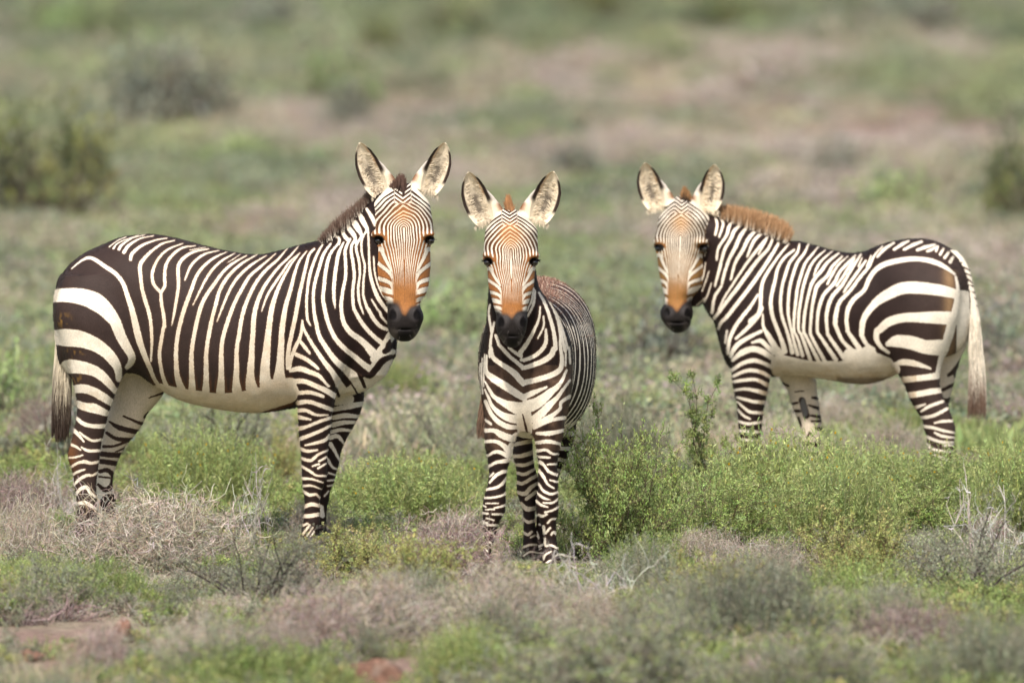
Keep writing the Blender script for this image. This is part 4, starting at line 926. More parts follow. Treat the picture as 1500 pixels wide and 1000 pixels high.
# ---------------------------------------------------------------- zebra 2: the young one in the middle, facing the camera
def zebra_two():
    B = Body(690, 882, 300, 864, -126, 404)
    T, HD, FR, LH, RH = 0, 1, 2, 3, 4
    B.sweep(T, 'y', [(6,722,818,480,600),(30,708,832,455,616),(70,704,842,438,626),(120,701,858,428,634),(180,701,871,424,640),(240,705,874,416,632),(290,711,874,406,606),(330,715,871.5,403,582),(360,724,864,409,560),(380,740,850,425,530),(392,765,828,450,500)], 4, 2.2)
    B.sweep(FR, 'z', [(318,733,768,-36,26),(330,727,776,-34,33),(350,722,781,-28,40),(400,718,785,-10,46),(425,716,792,-2,50),(440,715,803,4,53),(455,714,814,9,56),(475,712,823,16,58),(500,708,832,24,60),(530,706,834,30,60),(560,706,835,34,60),(590,708,834,36,56),(612,712,829,38,48),(632,722,818,40,36)], 14, 2.35)
    B.sweep(FR, 'z', [(560,709,758,14,34),(600,711,757,12,34),(620,711,757.5,10,32),(640,710,756,9,29),(655,711,751.5,8,26),(670,714.5,748.5,7,23),(685,716.5,743.5,6,20),(700,716,741,5,18.5),(712,714,740.3,4,18.5),(725,710.5,740.5,3,19),(738,707.7,740.5,3,19),(750,707.5,738.5,3,18),
        (760,708.2,733,4,15.5),(770,708.4,729,5,13.5),(780,707.5,725.7,6,12.5),(790,706,723.5,6,12.5),(800,704,720.5,4,14),(810,701,718.5,1,16),(822,699,718.5,-2,18)], 10, 2.2)
    B.sweep(FR, 'z', [(560,782,830,14,34),(600,780,828,12,34),(615,779,826.5,10,32),(632,780,826,9,29),(650,785,821.7,8,26),(665,787,818.3,7,23),(680,789,815.5,6,20),(700,788.2,817,5,18.5),(715,788,817,4,18.5),(728,785.5,817.7,3,19),(740,785,818,3,19),(750,786.5,817.3,3,18),
        (760,790,814.5,4,15.5),(775,795.5,814.3,5,13.5),(790,797,815,6,12.5),(800,797,816.5,4,14),(810,796,818.5,1,16),(820,795,821,-2,18),(836,795,822,-4,19)], 10, 2.2)
    B.sweep(LH, 'z', [(590,740,784,262,46),(620,748,780,258,40),(635,753,779.5,252,34),(650,752.5,779.7,250,29),(665,751.5,780.5,250,26),(680,756,782.5,250,22),(695,757.5,786.5,252,20),(710,757.5,788,256,20),(722,758.5,786.5,258,19),(735,762.5,784.5,256,16),(746,766,783.2,253,13.5),
        (760,767,783,250,12.5),(775,767.3,783.3,248,12.5),(790,767.3,785,246,13),(800,766,786.5,244,14),(810,765,788.8,241,16),(820,764.3,789.5,238,18),(836,767,789,236,19)], 10, 2.2)
    B.sweep(RH, 'z', [(560,806,862,262,46),(600,806,849,262,42),(615,804,845.5,262,38),(638,802,842,260,32),(656,799,836,258,28),(672,796,828.5,258,24),(690,793,820.5,260,21),(712,790,816,264,20),(728,789,812,264,18),(746,788,806,262,14),(770,787.5,803,258,12.5),(800,787,803,254,13),(814,786.5,806,250,16),(832,786,807,246,18)], 10, 2.2)
    B.sweep(HD, 'z', [(307,738,753,-52,8),(311,733,758,-53,14),(318,727,769,-54,24),(328,718,779,-54,33),(338,712,786,-53,40),(350,710,787,-51,45),(362,709,787.5,-50,49),(374,708,788,-49,51),(382,707.5,788,-50,51),(388,711,785,-51,50),(396,713.8,783.8,-53,48),(408,714.5,783,-57,43),
        (420,715.5,781.8,-62,38),(431,718.5,778,-67,33),(442,721.8,775,-71,29),(452,724.5,772,-75,26),(461,727,772,-78,25),(468,727.5,773,-80,25.5),(478,727,772,-80,25),(488,729,769.5,-79,24),(497,734,765.5,-78,21),(505,740,761,-77,14),(509,746,755,-76,8)], 5, 2.35)
    for sx in (-1, 1):
        B.ball(HD, (748.5 + sx*32.5, 375, -82), (9, 5, 10), 6)
        B.ball(HD, (750 + sx*16.5, 474, -106), (5.5, 8, 6), 4, cut=True)
        B.ball(HD, (748.5 + sx*35, 385, -84), (8.5, 6.3, 7), 3, cut=True)
    B.ball(HD, (750.5, 494, -110), (14, 1.6, 12), 2, cut=True)
    X, Fc, reg = B.polygonise()
    Z = Zebra(770, dist_at(834), 834)
    x, y, p = X[:, 0], X[:, 1], X[:, 2]; pa = p - PAR * y; n = len(X)
    cl = np.tile(WHITE, (n, 1)); cd = np.tile(DARK * .9, (n, 1)); nz = hash_noise(X, 10.0, 2)
    # rings round the barrel, slanting forward towards the spine; broad bands on the rump
    w1 = hash_noise(np.stack([y * .5, p * .35], 1), 14.0, 8) * 3.5
    yy = y + 0.16 * (p - 560) + w1
    rings = np.array([46, 68, 90, 112, 134, 156, 178, 200, 224, 250, 280, 312, 344, 374], float)
    wid = np.interp(rings, [44, 150, 250, 372], [5.5, 6, 7, 13])
    dd = np.full(n, -99.0)
    for c_, w_ in zip(rings, wid): dd = np.maximum(dd, w_ / 2 - np.abs(yy - c_))
    for c_ in rings[:9] + 11: dd = np.maximum(dd, np.where(p < 480, 1.5 - (480 - p) * .06, 1.5 - (p - 500) * .1) - np.abs(yy - c_))
    belly = sstep(p, 618, 636); f = np.clip(dd, -8, 8) + belly * 14
    f = np.clip(f, -8, 8); sp = (np.abs(x - 793) < 10) & (p < 470); f[sp] = np.minimum(f[sp], -3)
    cl = mixc(cl, np.array([.56, .44, .33]), sstep(p, 470, 425) * .45 * (reg == 0)); cd = mixc(cd, np.array([.10, .055, .042]), sstep(p, 480, 425) * (reg == 0) * .8)
    wf = (reg == 2) | ((reg == 0) & (yy < 38))
    f = np.where(wf, f, f - 0.9 * sstep(p, 540, 440))
    f[wf] = paint(x[wf], pa[wf], -8.0, parse_strokes(FRONT2), thin=.9)
    for r_, txt in ((3, LH2), (4, RH2)):
        w = reg == r_; f[w] = paint(x[w], pa[w], -8.0, parse_strokes(txt))
    brown = wf & (pa > 535) & (pa < 660); cd[brown] = mixc(cd[brown], np.array([.10, .06, .038]), np.clip(.45 + .5 * nz[brown], 0, .9))
    cl[wf] = mixc(cl[wf], TAN, np.exp(-((x[wf] - 768) / 13) ** 2 - ((pa[wf] - 625) / 22) ** 2) * .6)
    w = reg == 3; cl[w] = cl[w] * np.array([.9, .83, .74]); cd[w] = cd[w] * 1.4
    w = reg == 1; ph = np.zeros(n); amp = np.zeros(n)
    ff, c1, c2, ph[w], amp[w] = face(x[w], pa[w], [(307, 746), (332, 747), (384, 748.5), (435, 750), (510, 750.5)], [310, 332, 384.5, 437, 458.5, 509], 0.9, 1.5)
    f[w], cl[w], cd[w] = ff, c1, c2
    socket(x, pa, y, f, cl, cd, w, ((714.5, 385), (783, 385)), 9.5)
    hoof = (p > 824 + np.where(y > 100, 12, 0)); f[hoof] = -8; cd[hoof] = [.045, .04, .036]
    ears = [((712, 329), (686, 253.5), 20, -58, -2, 1), ((787, 327), (810.5, 252.5), 20, -58, -2, -1)]
    m = 9500
    def back_fluff():
        th = np.clip(rng.normal(0, .5, m), -1.2, 1.2); dep = rng.uniform(60, 345, m)
        prof = hermite(np.array([60, 120, 180, 240, 290, 330, 345]), np.array([[440,66],[428,77],[424,84],[416,84],[406,81],[403,78],[405,74]], float), dep)
        xc = np.interp(dep, [60, 180, 345], [773, 786, 793]); hh = np.interp(dep, [60, 240, 345], [92, 106, 82])
        a = th * 1.0; xr = xc + prof[:, 1] * np.sin(a); pr = prof[:, 0] + hh * (1 - np.cos(a))
        r = np.stack([xr, dep, pr + 2], 1); L = rng.uniform(3, 10, m) * (1 - .45 * np.abs(th))
        t = r + np.stack([np.sin(a) * L * .5 + rng.normal(0, 2, m), rng.normal(4, 4, m), -np.cos(a) * L], 1)
        c = np.tile(np.array([.16, .085, .06]), (m, 1)) * rng.uniform(.5, 1.6, (m, 1))
        wb = rng.uniform(0, 1, m) < .10; c[wb] = np.array([.5, .38, .28]) * rng.uniform(.7, 1.1, (wb.sum(), 1))
        return strands(Z.pm(r), Z.pm(t), 1.2 / Z.s, c, c, .15, 3)
    hair = dict(
        back_fur=[back_fluff()],
        mane=[mane_strands(Z, [(746,322,-10,745,312),(746,335,10,746,318),(748,352,26,748,335),(752,375,40,752,358),(758,400,52,758,385),(765,420,70,765,408),(772,430,90,773,420)], 3000, 1.6, (DARK, WHITE*.8, np.array([.25,.12,.055]), .4), 2.5, 9, 1.8)],
        forelock=[mane_strands(Z, [(743,316,-55,740,297),(746,315,-56,743,287),(749,317,-57,746,290),(751,321,-58,751,303)], 800, 1.6, (np.array([.05,.03,.02]), np.array([.05,.03,.02]), np.array([.34,.17,.075]), .25), 1.5, 10, 1.5)],
        tail=[tail_strands(Z, [((776,796,452,482,394),(709,724,548,580),1100),((712,724,540,565,386),(699,716,600,632),900),((708,722,560,590,386),(697,712,615,640),500)], 0, lambda q: np.tile(np.array([.14,.085,.055]), (len(q), 1)) * rng.uniform(.6,1.4,(len(q),1)), 1.6, 4)])
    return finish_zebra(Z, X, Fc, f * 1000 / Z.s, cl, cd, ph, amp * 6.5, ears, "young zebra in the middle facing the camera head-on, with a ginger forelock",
        [(714.5, 386, -76, -1), (782.5, 386, -76, 1)], (5.9, 5.2, 6.3), (750, 487, -104), (0, .8, -.7), reg, hair)

FRONT2 = """
W 2.5,3,2.5 s 272,260 264,400 278,540
W 2.5,3,2.5 s 290,215 283,380 295,540
W 2.5,3,2.5 s 312,180 304,320 303,470
W 5,6,7 s 535,122 590,165 645,198
W 3,4,6,8,9,8 r 820,500 810,600 770,700 700,830 640,915 s 642,195
W 6,6,7,7,8 r 415,760 440,830 s 450,100 530,190 600,250 652,292
W 4,8,8,7,6 r 872,705 870,830 800,925 s 690,230 648,232
W 4,5,6,7,8,9,11,11,8 r 400,640 370,790 360,950 s 368,120 390,210 480,280 580,350 640,420 665,455
W 4,6,7,8,9,10,10,9,8 r 810,370 860,460 910,600 945,730 960,870 s 945,130 920,190 840,245 740,285 658,308
W 4,8,12,13,12,11 s 332,190 325,330 390,400 500,470 590,530 672,582
W 3,4,5,7,9,10,10,10 r 880,400 960,560 1000,720 s 1005,100 1020,230 1000,320 920,370 800,410 665,442
W 3,6,8,12,18,22 s 316,430 360,510 400,570 500,630 600,670 672,685
W 10,10,4 s 668,572 760,530 882,480
W 4,8,13,16,20 s 1062,325 1000,450 900,540 800,620 690,665
W 3,5,7,10,13,14 s 312,500 350,580 380,650 450,720 530,760 605,772
W 4,6,8,12,13,12 s 1095,415 1030,500 980,570 900,650 830,720 755,775
W 7,8,9,10,8 s 320,610 370,720 430,790 520,840 605,847
W 7,6,6,10,10 s 1100,558 1010,620 1000,680 900,760 770,825
W 20,24,22 s 670,700 675,780 680,880
W 3,4,5,4,4,4 r 930,430 990,600 1030,720 1075,880 s 1085,120 1095,260
W 3,5,5,4,4,3 r 990,640 1020,760 1045,900 s 1050,100 1055,200 1052,285
W 3,5,4,3 r 775,350 760,470 720,560 700,592
W 3,4,3 r 850,585 850,680 798,785
W 3,4,2 r 760,330 745,430 700,540
W 4,4,5 r 360,480 350,560 375,725
W 5,5 s 322,780 370,818
W 8,8,12,12,12 t 308,190 400,190 470,230 560,262 600,240
W 6,7,10,14,12 t 308,290 420,290 500,340 555,392 560,330
W 4,6,8,9 t 340,422 400,385 460,390 530,425
W 5,6,8,8 t 348,517 420,480 480,470 548,462
W 3,4 t 358,612 392,580
W 4,6,7,7 t 358,664 410,605 470,570 512,563
W 5,5,6,4 t 330,727 420,710 480,670 515,615
W 4,4,4,5 t 303,806 400,800 480,780 505,765
W 2.5,2.5 t 322,855 437,855
W 3,4,5 t 403,897 460,885 510,868
W 3,3 t 295,873 322,886
W 3,3 t 322,913 402,909
W 4,4 t 295,944 342,950
W 4,4 t 383,955 495,955
W 3,3 u 328,428 397,447
W 5,5 u 300,468 332,472
W 5,4,5 u 337,490 390,490 430,495
W 4,4,4 u 287,592 310,570 337,582
W 4,4,4 u 362,560 390,570 402,605
W 3,3,3 u 343,640 370,655 382,695
W 2.5,2.5,2.5 u 258,745 300,695 342,735
W 8,7,7,7 t 765,162 880,110 960,85 1045,72
W 6,9,7 t 790,215 900,215 1038,188
W 7,8,5 t 790,300 900,290 1010,312
W 6,5,5,3 t 795,377 870,365 930,400 995,405
W 5,4 t 810,430 908,436
W 3,4 t 888,500 970,494
W 7,5,5,5 t 818,477 860,510 900,565 995,602
W 6,6,4,3 t 806,552 850,610 890,680 948,717
W 3,4 t 912,643 990,662
W 4,5,5,4 t 808,678 850,740 920,770 980,753
W 4,5,2 t 788,758 850,805 912,822
W 3,4,4 t 848,850 930,850 990,812
W 5,5,3 t 776,827 830,870 888,887
W 3,4,4 t 862,937 930,920 990,888
W 5,5,4 u 806,398 840,410 883,393
W 4,4 u 888,473 920,440 958,434
W 6,5,4 u 850,505 863,565 912,517
W 4,5,5 u 922,578 945,555 970,577
W 4,4,4,4 u 864,615 870,680 920,675 975,702
W 4,4,3 u 848,805 870,760 922,733
W 4,3 u 848,862 912,813
K 2,4,3 s 660,730 690,850 700,890
"""
LH2 = """
W 12,12 t 590,180 745,190
K 3,4 t 600,272 690,238
W 7,7 t 582,305 745,273
W 6,7,8 t 555,412 650,410 755,378
W 5,6,6 t 585,490 680,495 760,463
W 5,6,5 t 605,565 680,580 770,533
W 6,6,6,5 t 600,650 660,665 740,620 800,587
W 6,8,7,4 t 605,745 680,760 740,700 805,657
W 6,6 t 695,808 785,742
W 5,9,7 t 645,848 700,900 778,893
W 5,5,5 u 665,428 710,460 768,448
W 5,5,4 u 668,558 710,575 748,548
W 3,3 u 733,602 775,583
W 4,4,4 u 662,692 730,670 788,670
W 2.5,3,2.5 u 665,775 730,735 808,747
W 2,2 u 738,818 808,818
"""
RH2 = """
W 28,30 s 1030,740 1220,690
W 18,20 t 1030,70 1220,20
K 8,9 t 1030,170 1175,105
W 9,9 t 1020,212 1150,198
W 7,7 t 1000,340 1120,345
W 6,6 t 975,438 1060,455
W 5,5 t 955,533 1015,546
W 6,6 t 940,640 1000,650
W 5,6 u 788,555 802,605
W 4,4 u 795,692 860,663
W 2,2 u 798,722 832,703
W 2,2 u 813,745 858,745
W 4,4 u 815,482 848,480
W 4,4 u 790,400 840,380
"""
# ---------------------------------------------------------------- plants: meshes of twigs, leaves and blades in real size
def unit(v): return v / np.maximum(np.linalg.norm(v, axis=-1, keepdims=True), 1e-9)
def sticks(P, r, c):
    """P (n,k,3) node paths, r (n,k) radii, c (n,3) colours -> three-sided tapering twigs"""
    n, k, _ = P.shape
    d = unit(np.gradient(P, axis=1)); a = unit(np.cross(d, np.array([.31, .87, .38]))); b = np.cross(d, a)
    V = np.stack([P + (a * math.cos(t) + b * math.sin(t)) * r[..., None] for t in (0, 2.094, 4.189)], 2)
    V = V.reshape(-1, 3); base = (np.arange(n) * k * 3)[:, None, None, None]; i = np.arange(k - 1)[None, :, None, None]; j = np.arange(3)[None, None, :, None]
    q = np.concatenate([base + i*3 + j, base + i*3 + (j+1) % 3, base + (i+1)*3 + (j+1) % 3, base + (i+1)*3 + j], -1).reshape(-1, 4)
    return V, q, np.repeat(c, k * 3, axis=0)
def leaves(C, size, c, up=0.5, aspect=2.4):
    """little diamond leaves at C (n,3)"""
    n = len(C); d = unit(rng.normal(size=(n, 3)) + np.array([0, 0, up])); s = unit(np.cross(d, rng.normal(size=(n, 3))))
    L = size * rng.uniform(.6, 1.3, (n, 1)); W = L / aspect
    m = C + d * L * .5 + np.cross(d, s) * L * .08
    V = np.stack([C, m + s * W * .5, C + d * L, m - s * W * .5], 1).reshape(-1, 3)
    return V, np.arange(n * 4).reshape(n, 4), np.repeat(c, 4, axis=0)
def blades(R, T, w, c0, c1):
    """grass blades from R to T, bending over"""
    n = len(R); d = T - R; s = unit(np.cross(d, rng.normal(size=(n, 3)))) * w / 2
    m = R + d * .55 + np.array([0, 0, 1]) * np.linalg.norm(d, axis=1, keepdims=True) * .10
    V = np.stack([R - s, R + s, m + s * .8, m - s * .8, T + s * .12, T - s * .12], 1).reshape(-1, 3)
    b = (np.arange(n) * 6)[:, None]; q = np.vstack([b + np.array([[0, 1, 2, 3]]), b + np.array([[3, 2, 4, 5]])])
    return V, q, np.stack([c0, c0, (c0 + c1) / 2, (c0 + c1) / 2, c1, c1], 1).reshape(-1, 3)
def hues(base, n, dv=.3, dh=.12):
    base = np.atleast_2d(np.array(base, float)); c = base[rng.integers(0, len(base), n)]
    return np.clip(c * rng.uniform(1 - dv, 1 + dv, (n, 1)) * rng.uniform(1 - dh, 1 + dh, (n, 3)), 0.004, .9)
def walk(p, d, L, k, curl, grav=0.0):
    P = [p]; 
    for i in range(k - 1):
        d = unit(d + rng.normal(size=d.shape) * curl + np.array([0, 0, grav])); P.append(P[-1] + d * (L / (k - 1))[:, None])
    return np.stack(P, 1)
def dome(n, R, Hh, lo=0.0, hi=1.0):
    """points in a lumpy half dome"""
    a = rng.uniform(0, 2 * math.pi, n); e = np.arcsin(rng.uniform(0.02, 1, n)); r = rng.uniform(lo ** 3, hi ** 3, n) ** (1 / 3)
    lump = 1 + .22 * np.sin(3 * a + rng.uniform(0, 6)) * np.cos(e) + .15 * np.sin(7 * a + 5 * e + rng.uniform(0, 6))
    return np.stack([np.cos(a) * np.cos(e) * R * r * lump, np.sin(a) * np.cos(e) * R * r * lump, np.sin(e) * Hh * r * lump], 1)

def plant_tangle(cols, R=.45, Hh=.34, n=1500, green=None, seed=1):
    p = dome(n, R, Hh, .25, .92); p[:, 2] = np.maximum(p[:, 2], .0)
    P = walk(p, unit(rng.normal(size=(n, 3)) + unit(p + 1e-6) * .7 + np.array([0, 0, .3])), rng.uniform(.05, .16, n), 5, .62)
    rad = rng.uniform(.0011, .0024, n)[:, None] * np.linspace(1, .45, 5)
    parts = [sticks(P, rad, hues(cols, n, .35))]
    m = 40; q = np.zeros((m, 3)); q[:, :2] = rng.normal(0, .05, (m, 2)); t = dome(m, R, Hh, .6, .85)
    parts.append(sticks(walk(q, unit(t), np.linalg.norm(t, axis=1), 6, .25), rng.uniform(.003, .006, m)[:, None] * np.linspace(1, .4, 6), hues(np.array(cols) * .55, m)))
    res = {'twigs': (join(parts), M_TWIG)}
    if green is not None:
        k = 600; res['leaves'] = (leaves(dome(k, R, Hh * .9, .6, 1), .014, hues(green, k)), M_LEAF)
    return res
def plant_leafy(cols, R=.45, Hh=.5, stems=26, side=22, per=16, leaf=.011, stemc=(.12, .085, .06), up=.8, tall=False):
    t = dome(stems, R, Hh, .75, 1.0)
    if tall: t = np.stack([rng.normal(0, R * .35, stems), rng.normal(0, R * .35, stems), rng.uniform(.45, 1, stems) * Hh], 1)
    q = np.zeros((stems, 3)); q[:, :2] = rng.normal(0, .04, (stems, 2)); k = 8
    P = walk(q, unit(t + np.array([0, 0, .15])), np.linalg.norm(t, axis=1) * 1.05, k, .16)
    parts = [sticks(P, rng.uniform(.0025, .0055, stems)[:, None] * np.linspace(1, .35, k), hues(stemc, stems))]
    idx = rng.integers(2, k, (stems, side)); s0 = P[np.arange(stems)[:, None], idx].reshape(-1, 3)
    n = len(s0); D = unit(unit(s0) * .6 + rng.normal(size=(n, 3)) * .7 + np.array([0, 0, up * .5])); L = rng.uniform(.05, .14, n) * (R / .45)
    S = walk(s0, D, L, 4, .25); parts.append(sticks(S, rng.uniform(.001, .0018, n)[:, None] * np.linspace(1, .4, 4), hues(stemc, n)))
    f = rng.uniform(.15, 1, (n, per)) * 3; i = np.minimum(f.astype(int), 2); fr = (f - i)[..., None]
    A = np.arange(n)[:, None]; C = (S[A, i] * (1 - fr) + S[A, i + 1] * fr).reshape(-1, 3) + rng.normal(0, .006, (n * per, 3))
    shade = np.repeat(hues(cols, n, .25), per, axis=0) * rng.uniform(.75, 1.3, (n * per, 1))
    return {'branches': (join(parts), M_TWIG), 'foliage': (leaves(C, leaf, shade, up, 2.0), M_LEAF)}
def plant_feather(cols, R=.5, Hh=.42, stems=330, per=26, needle=.02, flowers=0, dry=None):
    b = dome(stems, R * .75, .02, 0, 1); b[:, 2] = 0; lean = np.concatenate([b[:, :2] / R * .45, np.ones((stems, 1))], 1)
    prof = np.sqrt(np.clip(1 - (np.hypot(b[:, 0], b[:, 1]) / (R * .95)) ** 2, .12, 1)); L = Hh * prof * rng.uniform(.55, 1.12, stems)
    k = 6; P = walk(b, unit(lean + rng.normal(0, .12, (stems, 3))), L, k, .13)
    sc = hues(np.array(cols) * np.array([.9, .85, .8]), stems)
    if dry is not None:
        w = rng.uniform(0, 1, stems) < .12; sc[w] = hues(dry, w.sum())
    parts = sticks(P, rng.uniform(.0008, .0016, stems)[:, None] * np.linspace(1, .4, k), sc)
    f = rng.uniform(.25, 1, (stems, per)) * (k - 1); i = np.minimum(f.astype(int), k - 2); fr = (f - i)[..., None]; A = np.arange(stems)[:, None]
    C = (P[A, i] * (1 - fr) + P[A, i + 1] * fr).reshape(-1, 3)
    shade = np.repeat(hues(cols, stems, .28), per, axis=0) * rng.uniform(.7, 1.35, (stems * per, 1))
    res = {'branches': (parts, M_LEAF), 'foliage': (leaves(C, needle, shade, 1.0, 5.5), M_LEAF)}
    if flowers:
        res['flower'] = P[rng.permutation(stems)[:flowers], -1]
    return res
def plant_thorn(cols, R=.5, Hh=.5, mains=11, stemc=(.05, .04, .033), leafn=14, leaf=.009, bare=0):
    t = dome(mains, R, Hh, .8, 1.0); q = np.zeros((mains, 3)); q[:, :2] = rng.normal(0, .03, (mains, 2)); k = 8
    P = walk(q, unit(t + np.array([0, 0, .1])), np.linalg.norm(t, axis=1), k, .2)
    parts = [sticks(P, rng.uniform(.007, .012, mains)[:, None] * np.linspace(1, .3, k), hues(stemc, mains))]
    ns = 9; s0 = P[np.arange(mains)[:, None], rng.integers(2, k, (mains, ns))].reshape(-1, 3); n = len(s0)
    S = walk(s0, unit(unit(s0) + rng.normal(size=(n, 3)) * .7), rng.uniform(.10, .26, n) * R / .5, 6, .3)
    parts.append(sticks(S, rng.uniform(.0018, .003, n)[:, None] * np.linspace(1, .4, 6), hues([stemc, (.16, .14, .12)], n)))
    n3 = 6; s1 = S[np.arange(n)[:, None], rng.integers(1, 6, (n, n3))].reshape(-1, 3); m = len(s1)
    T = walk(s1, unit(rng.normal(size=(m, 3)) + unit(s1) * .5), rng.uniform(.04, .10, m), 4, .4)
    parts.append(sticks(T, rng.uniform(.0008, .0014, m)[:, None] * np.linspace(1, .5, 4), hues([(.13, .11, .09), (.22, .19, .165)], m)))
    C = (T[:, rng.integers(0, 4, leafn)]).reshape(-1, 3) + rng.normal(0, .008, (m * leafn, 3))
    res = {'branches': (join(parts), M_TWIG), 'foliage': (leaves(C, leaf, hues(cols, len(C), .35), .3, 2.2), M_LEAF)}
    return res
def plant_bare(R=.32, Hh=.5, mains=10, cols=((.60, .56, .50), (.46, .42, .37)), side=7):
    t = dome(mains, R, Hh, .8, 1.0); t[:, 2] = np.maximum(t[:, 2], Hh * .5) * rng.uniform(.7, 1.1, mains); q = np.zeros((mains, 3)); q[:, :2] = rng.normal(0, R * .3, (mains, 2)); k = 7
    P = walk(q, unit(t), np.linalg.norm(t, axis=1), k, .2); parts = [sticks(P, rng.uniform(.0045, .0075, mains)[:, None] * np.linspace(1, .35, k), hues(cols, mains))]
    s0 = P[np.arange(mains)[:, None], rng.integers(1, k, (mains, side))].reshape(-1, 3); n = len(s0)
    S = walk(s0, unit(rng.normal(size=(n, 3)) + np.array([0, 0, .7])), rng.uniform(.05, .2, n), 5, .35); parts.append(sticks(S, rng.uniform(.002, .0034, n)[:, None] * np.linspace(1, .4, 5), hues(cols, n)))
    n3 = 4; s1 = S[np.arange(n)[:, None], rng.integers(1, 5, (n, n3))].reshape(-1, 3); m = len(s1)
    parts.append(sticks(walk(s1, unit(rng.normal(size=(m, 3)) + np.array([0, 0, .4])), rng.uniform(.02, .08, m), 4, .4), rng.uniform(.0008, .0013, m)[:, None] * np.linspace(1, .5, 4), hues(cols, m)))
    return {'twigs': (join(parts), M_TWIG)}
def plant_grass(cols, tipc, R=.2, Hh=.22, n=420, w=.0035, lean=.5):
    r = dome(n, R, .01, 0, 1); r[:, 2] = 0; L = Hh * rng.uniform(.45, 1.1, n) * np.sqrt(np.clip(1.1 - (np.hypot(r[:, 0], r[:, 1]) / R) ** 2, .15, 1))
    t = r + unit(np.concatenate([rng.normal(0, lean, (n, 2)) + r[:, :2] / R * .4, np.ones((n, 1))], 1)) * L[:, None]
    c = hues(cols, n, .3); return {'blades': (blades(r, t, w, c * .85, c * .4 + hues(tipc, n, .25) * .6), M_LEAF)}
def plant_far(cols, twc, R=.45, Hh=.42, n=900, leaf=.05, tw=120, up=.4):
    """a bush seen only as a soft blur far behind: big loose leaf clumps over a few twigs, with gaps"""
    k = 34; cl_ = dome(k, R * .85, Hh * .85, .5, 1); j = rng.integers(0, k, n); C = cl_[j] + rng.normal(0, .075, (n, 3)); C[:, 2] = np.maximum(C[:, 2], .01)
    q = np.zeros((tw, 3)); q[:, :2] = rng.normal(0, R * .3, (tw, 2)); t = dome(tw, R, Hh, .7, 1.05)
    P = walk(q, unit(t), np.linalg.norm(t, axis=1), 5, .2)
    col = hues(cols, k, .22)[j] * rng.uniform(.82, 1.18, (n, 1))
    return {'branches': (sticks(P, rng.uniform(.004, .008, tw)[:, None] * np.linspace(1, .4, 5), hues(twc, tw)), M_TWIG), 'foliage': (leaves(C, leaf, col, up, 1.7), M_LEAF)}

def as_meshes(kind, res):
    return {part: mesh_from(kind + "_" + part, g[0], g[1], [mat], g[2], smooth=False) for part, (g, mat) in res.items()}
def fused(kind, res):
    """all parts in one mesh with two material slots (for ground-cover sources)"""
    V, Fq, C, M, o, mats = [], [], [], [], 0, []
    for part, (g, mat) in res.items():
        if mat not in mats: mats.append(mat)
        V.append(g[0]); Fq.append(g[1] + o); C.append(g[2]); M.append(np.full(len(g[1]), mats.index(mat))); o += len(g[0])
    return mesh_from(kind, np.vstack(V), np.vstack(Fq), mats, np.vstack(C), smooth=False, fmat=np.concatenate(M))

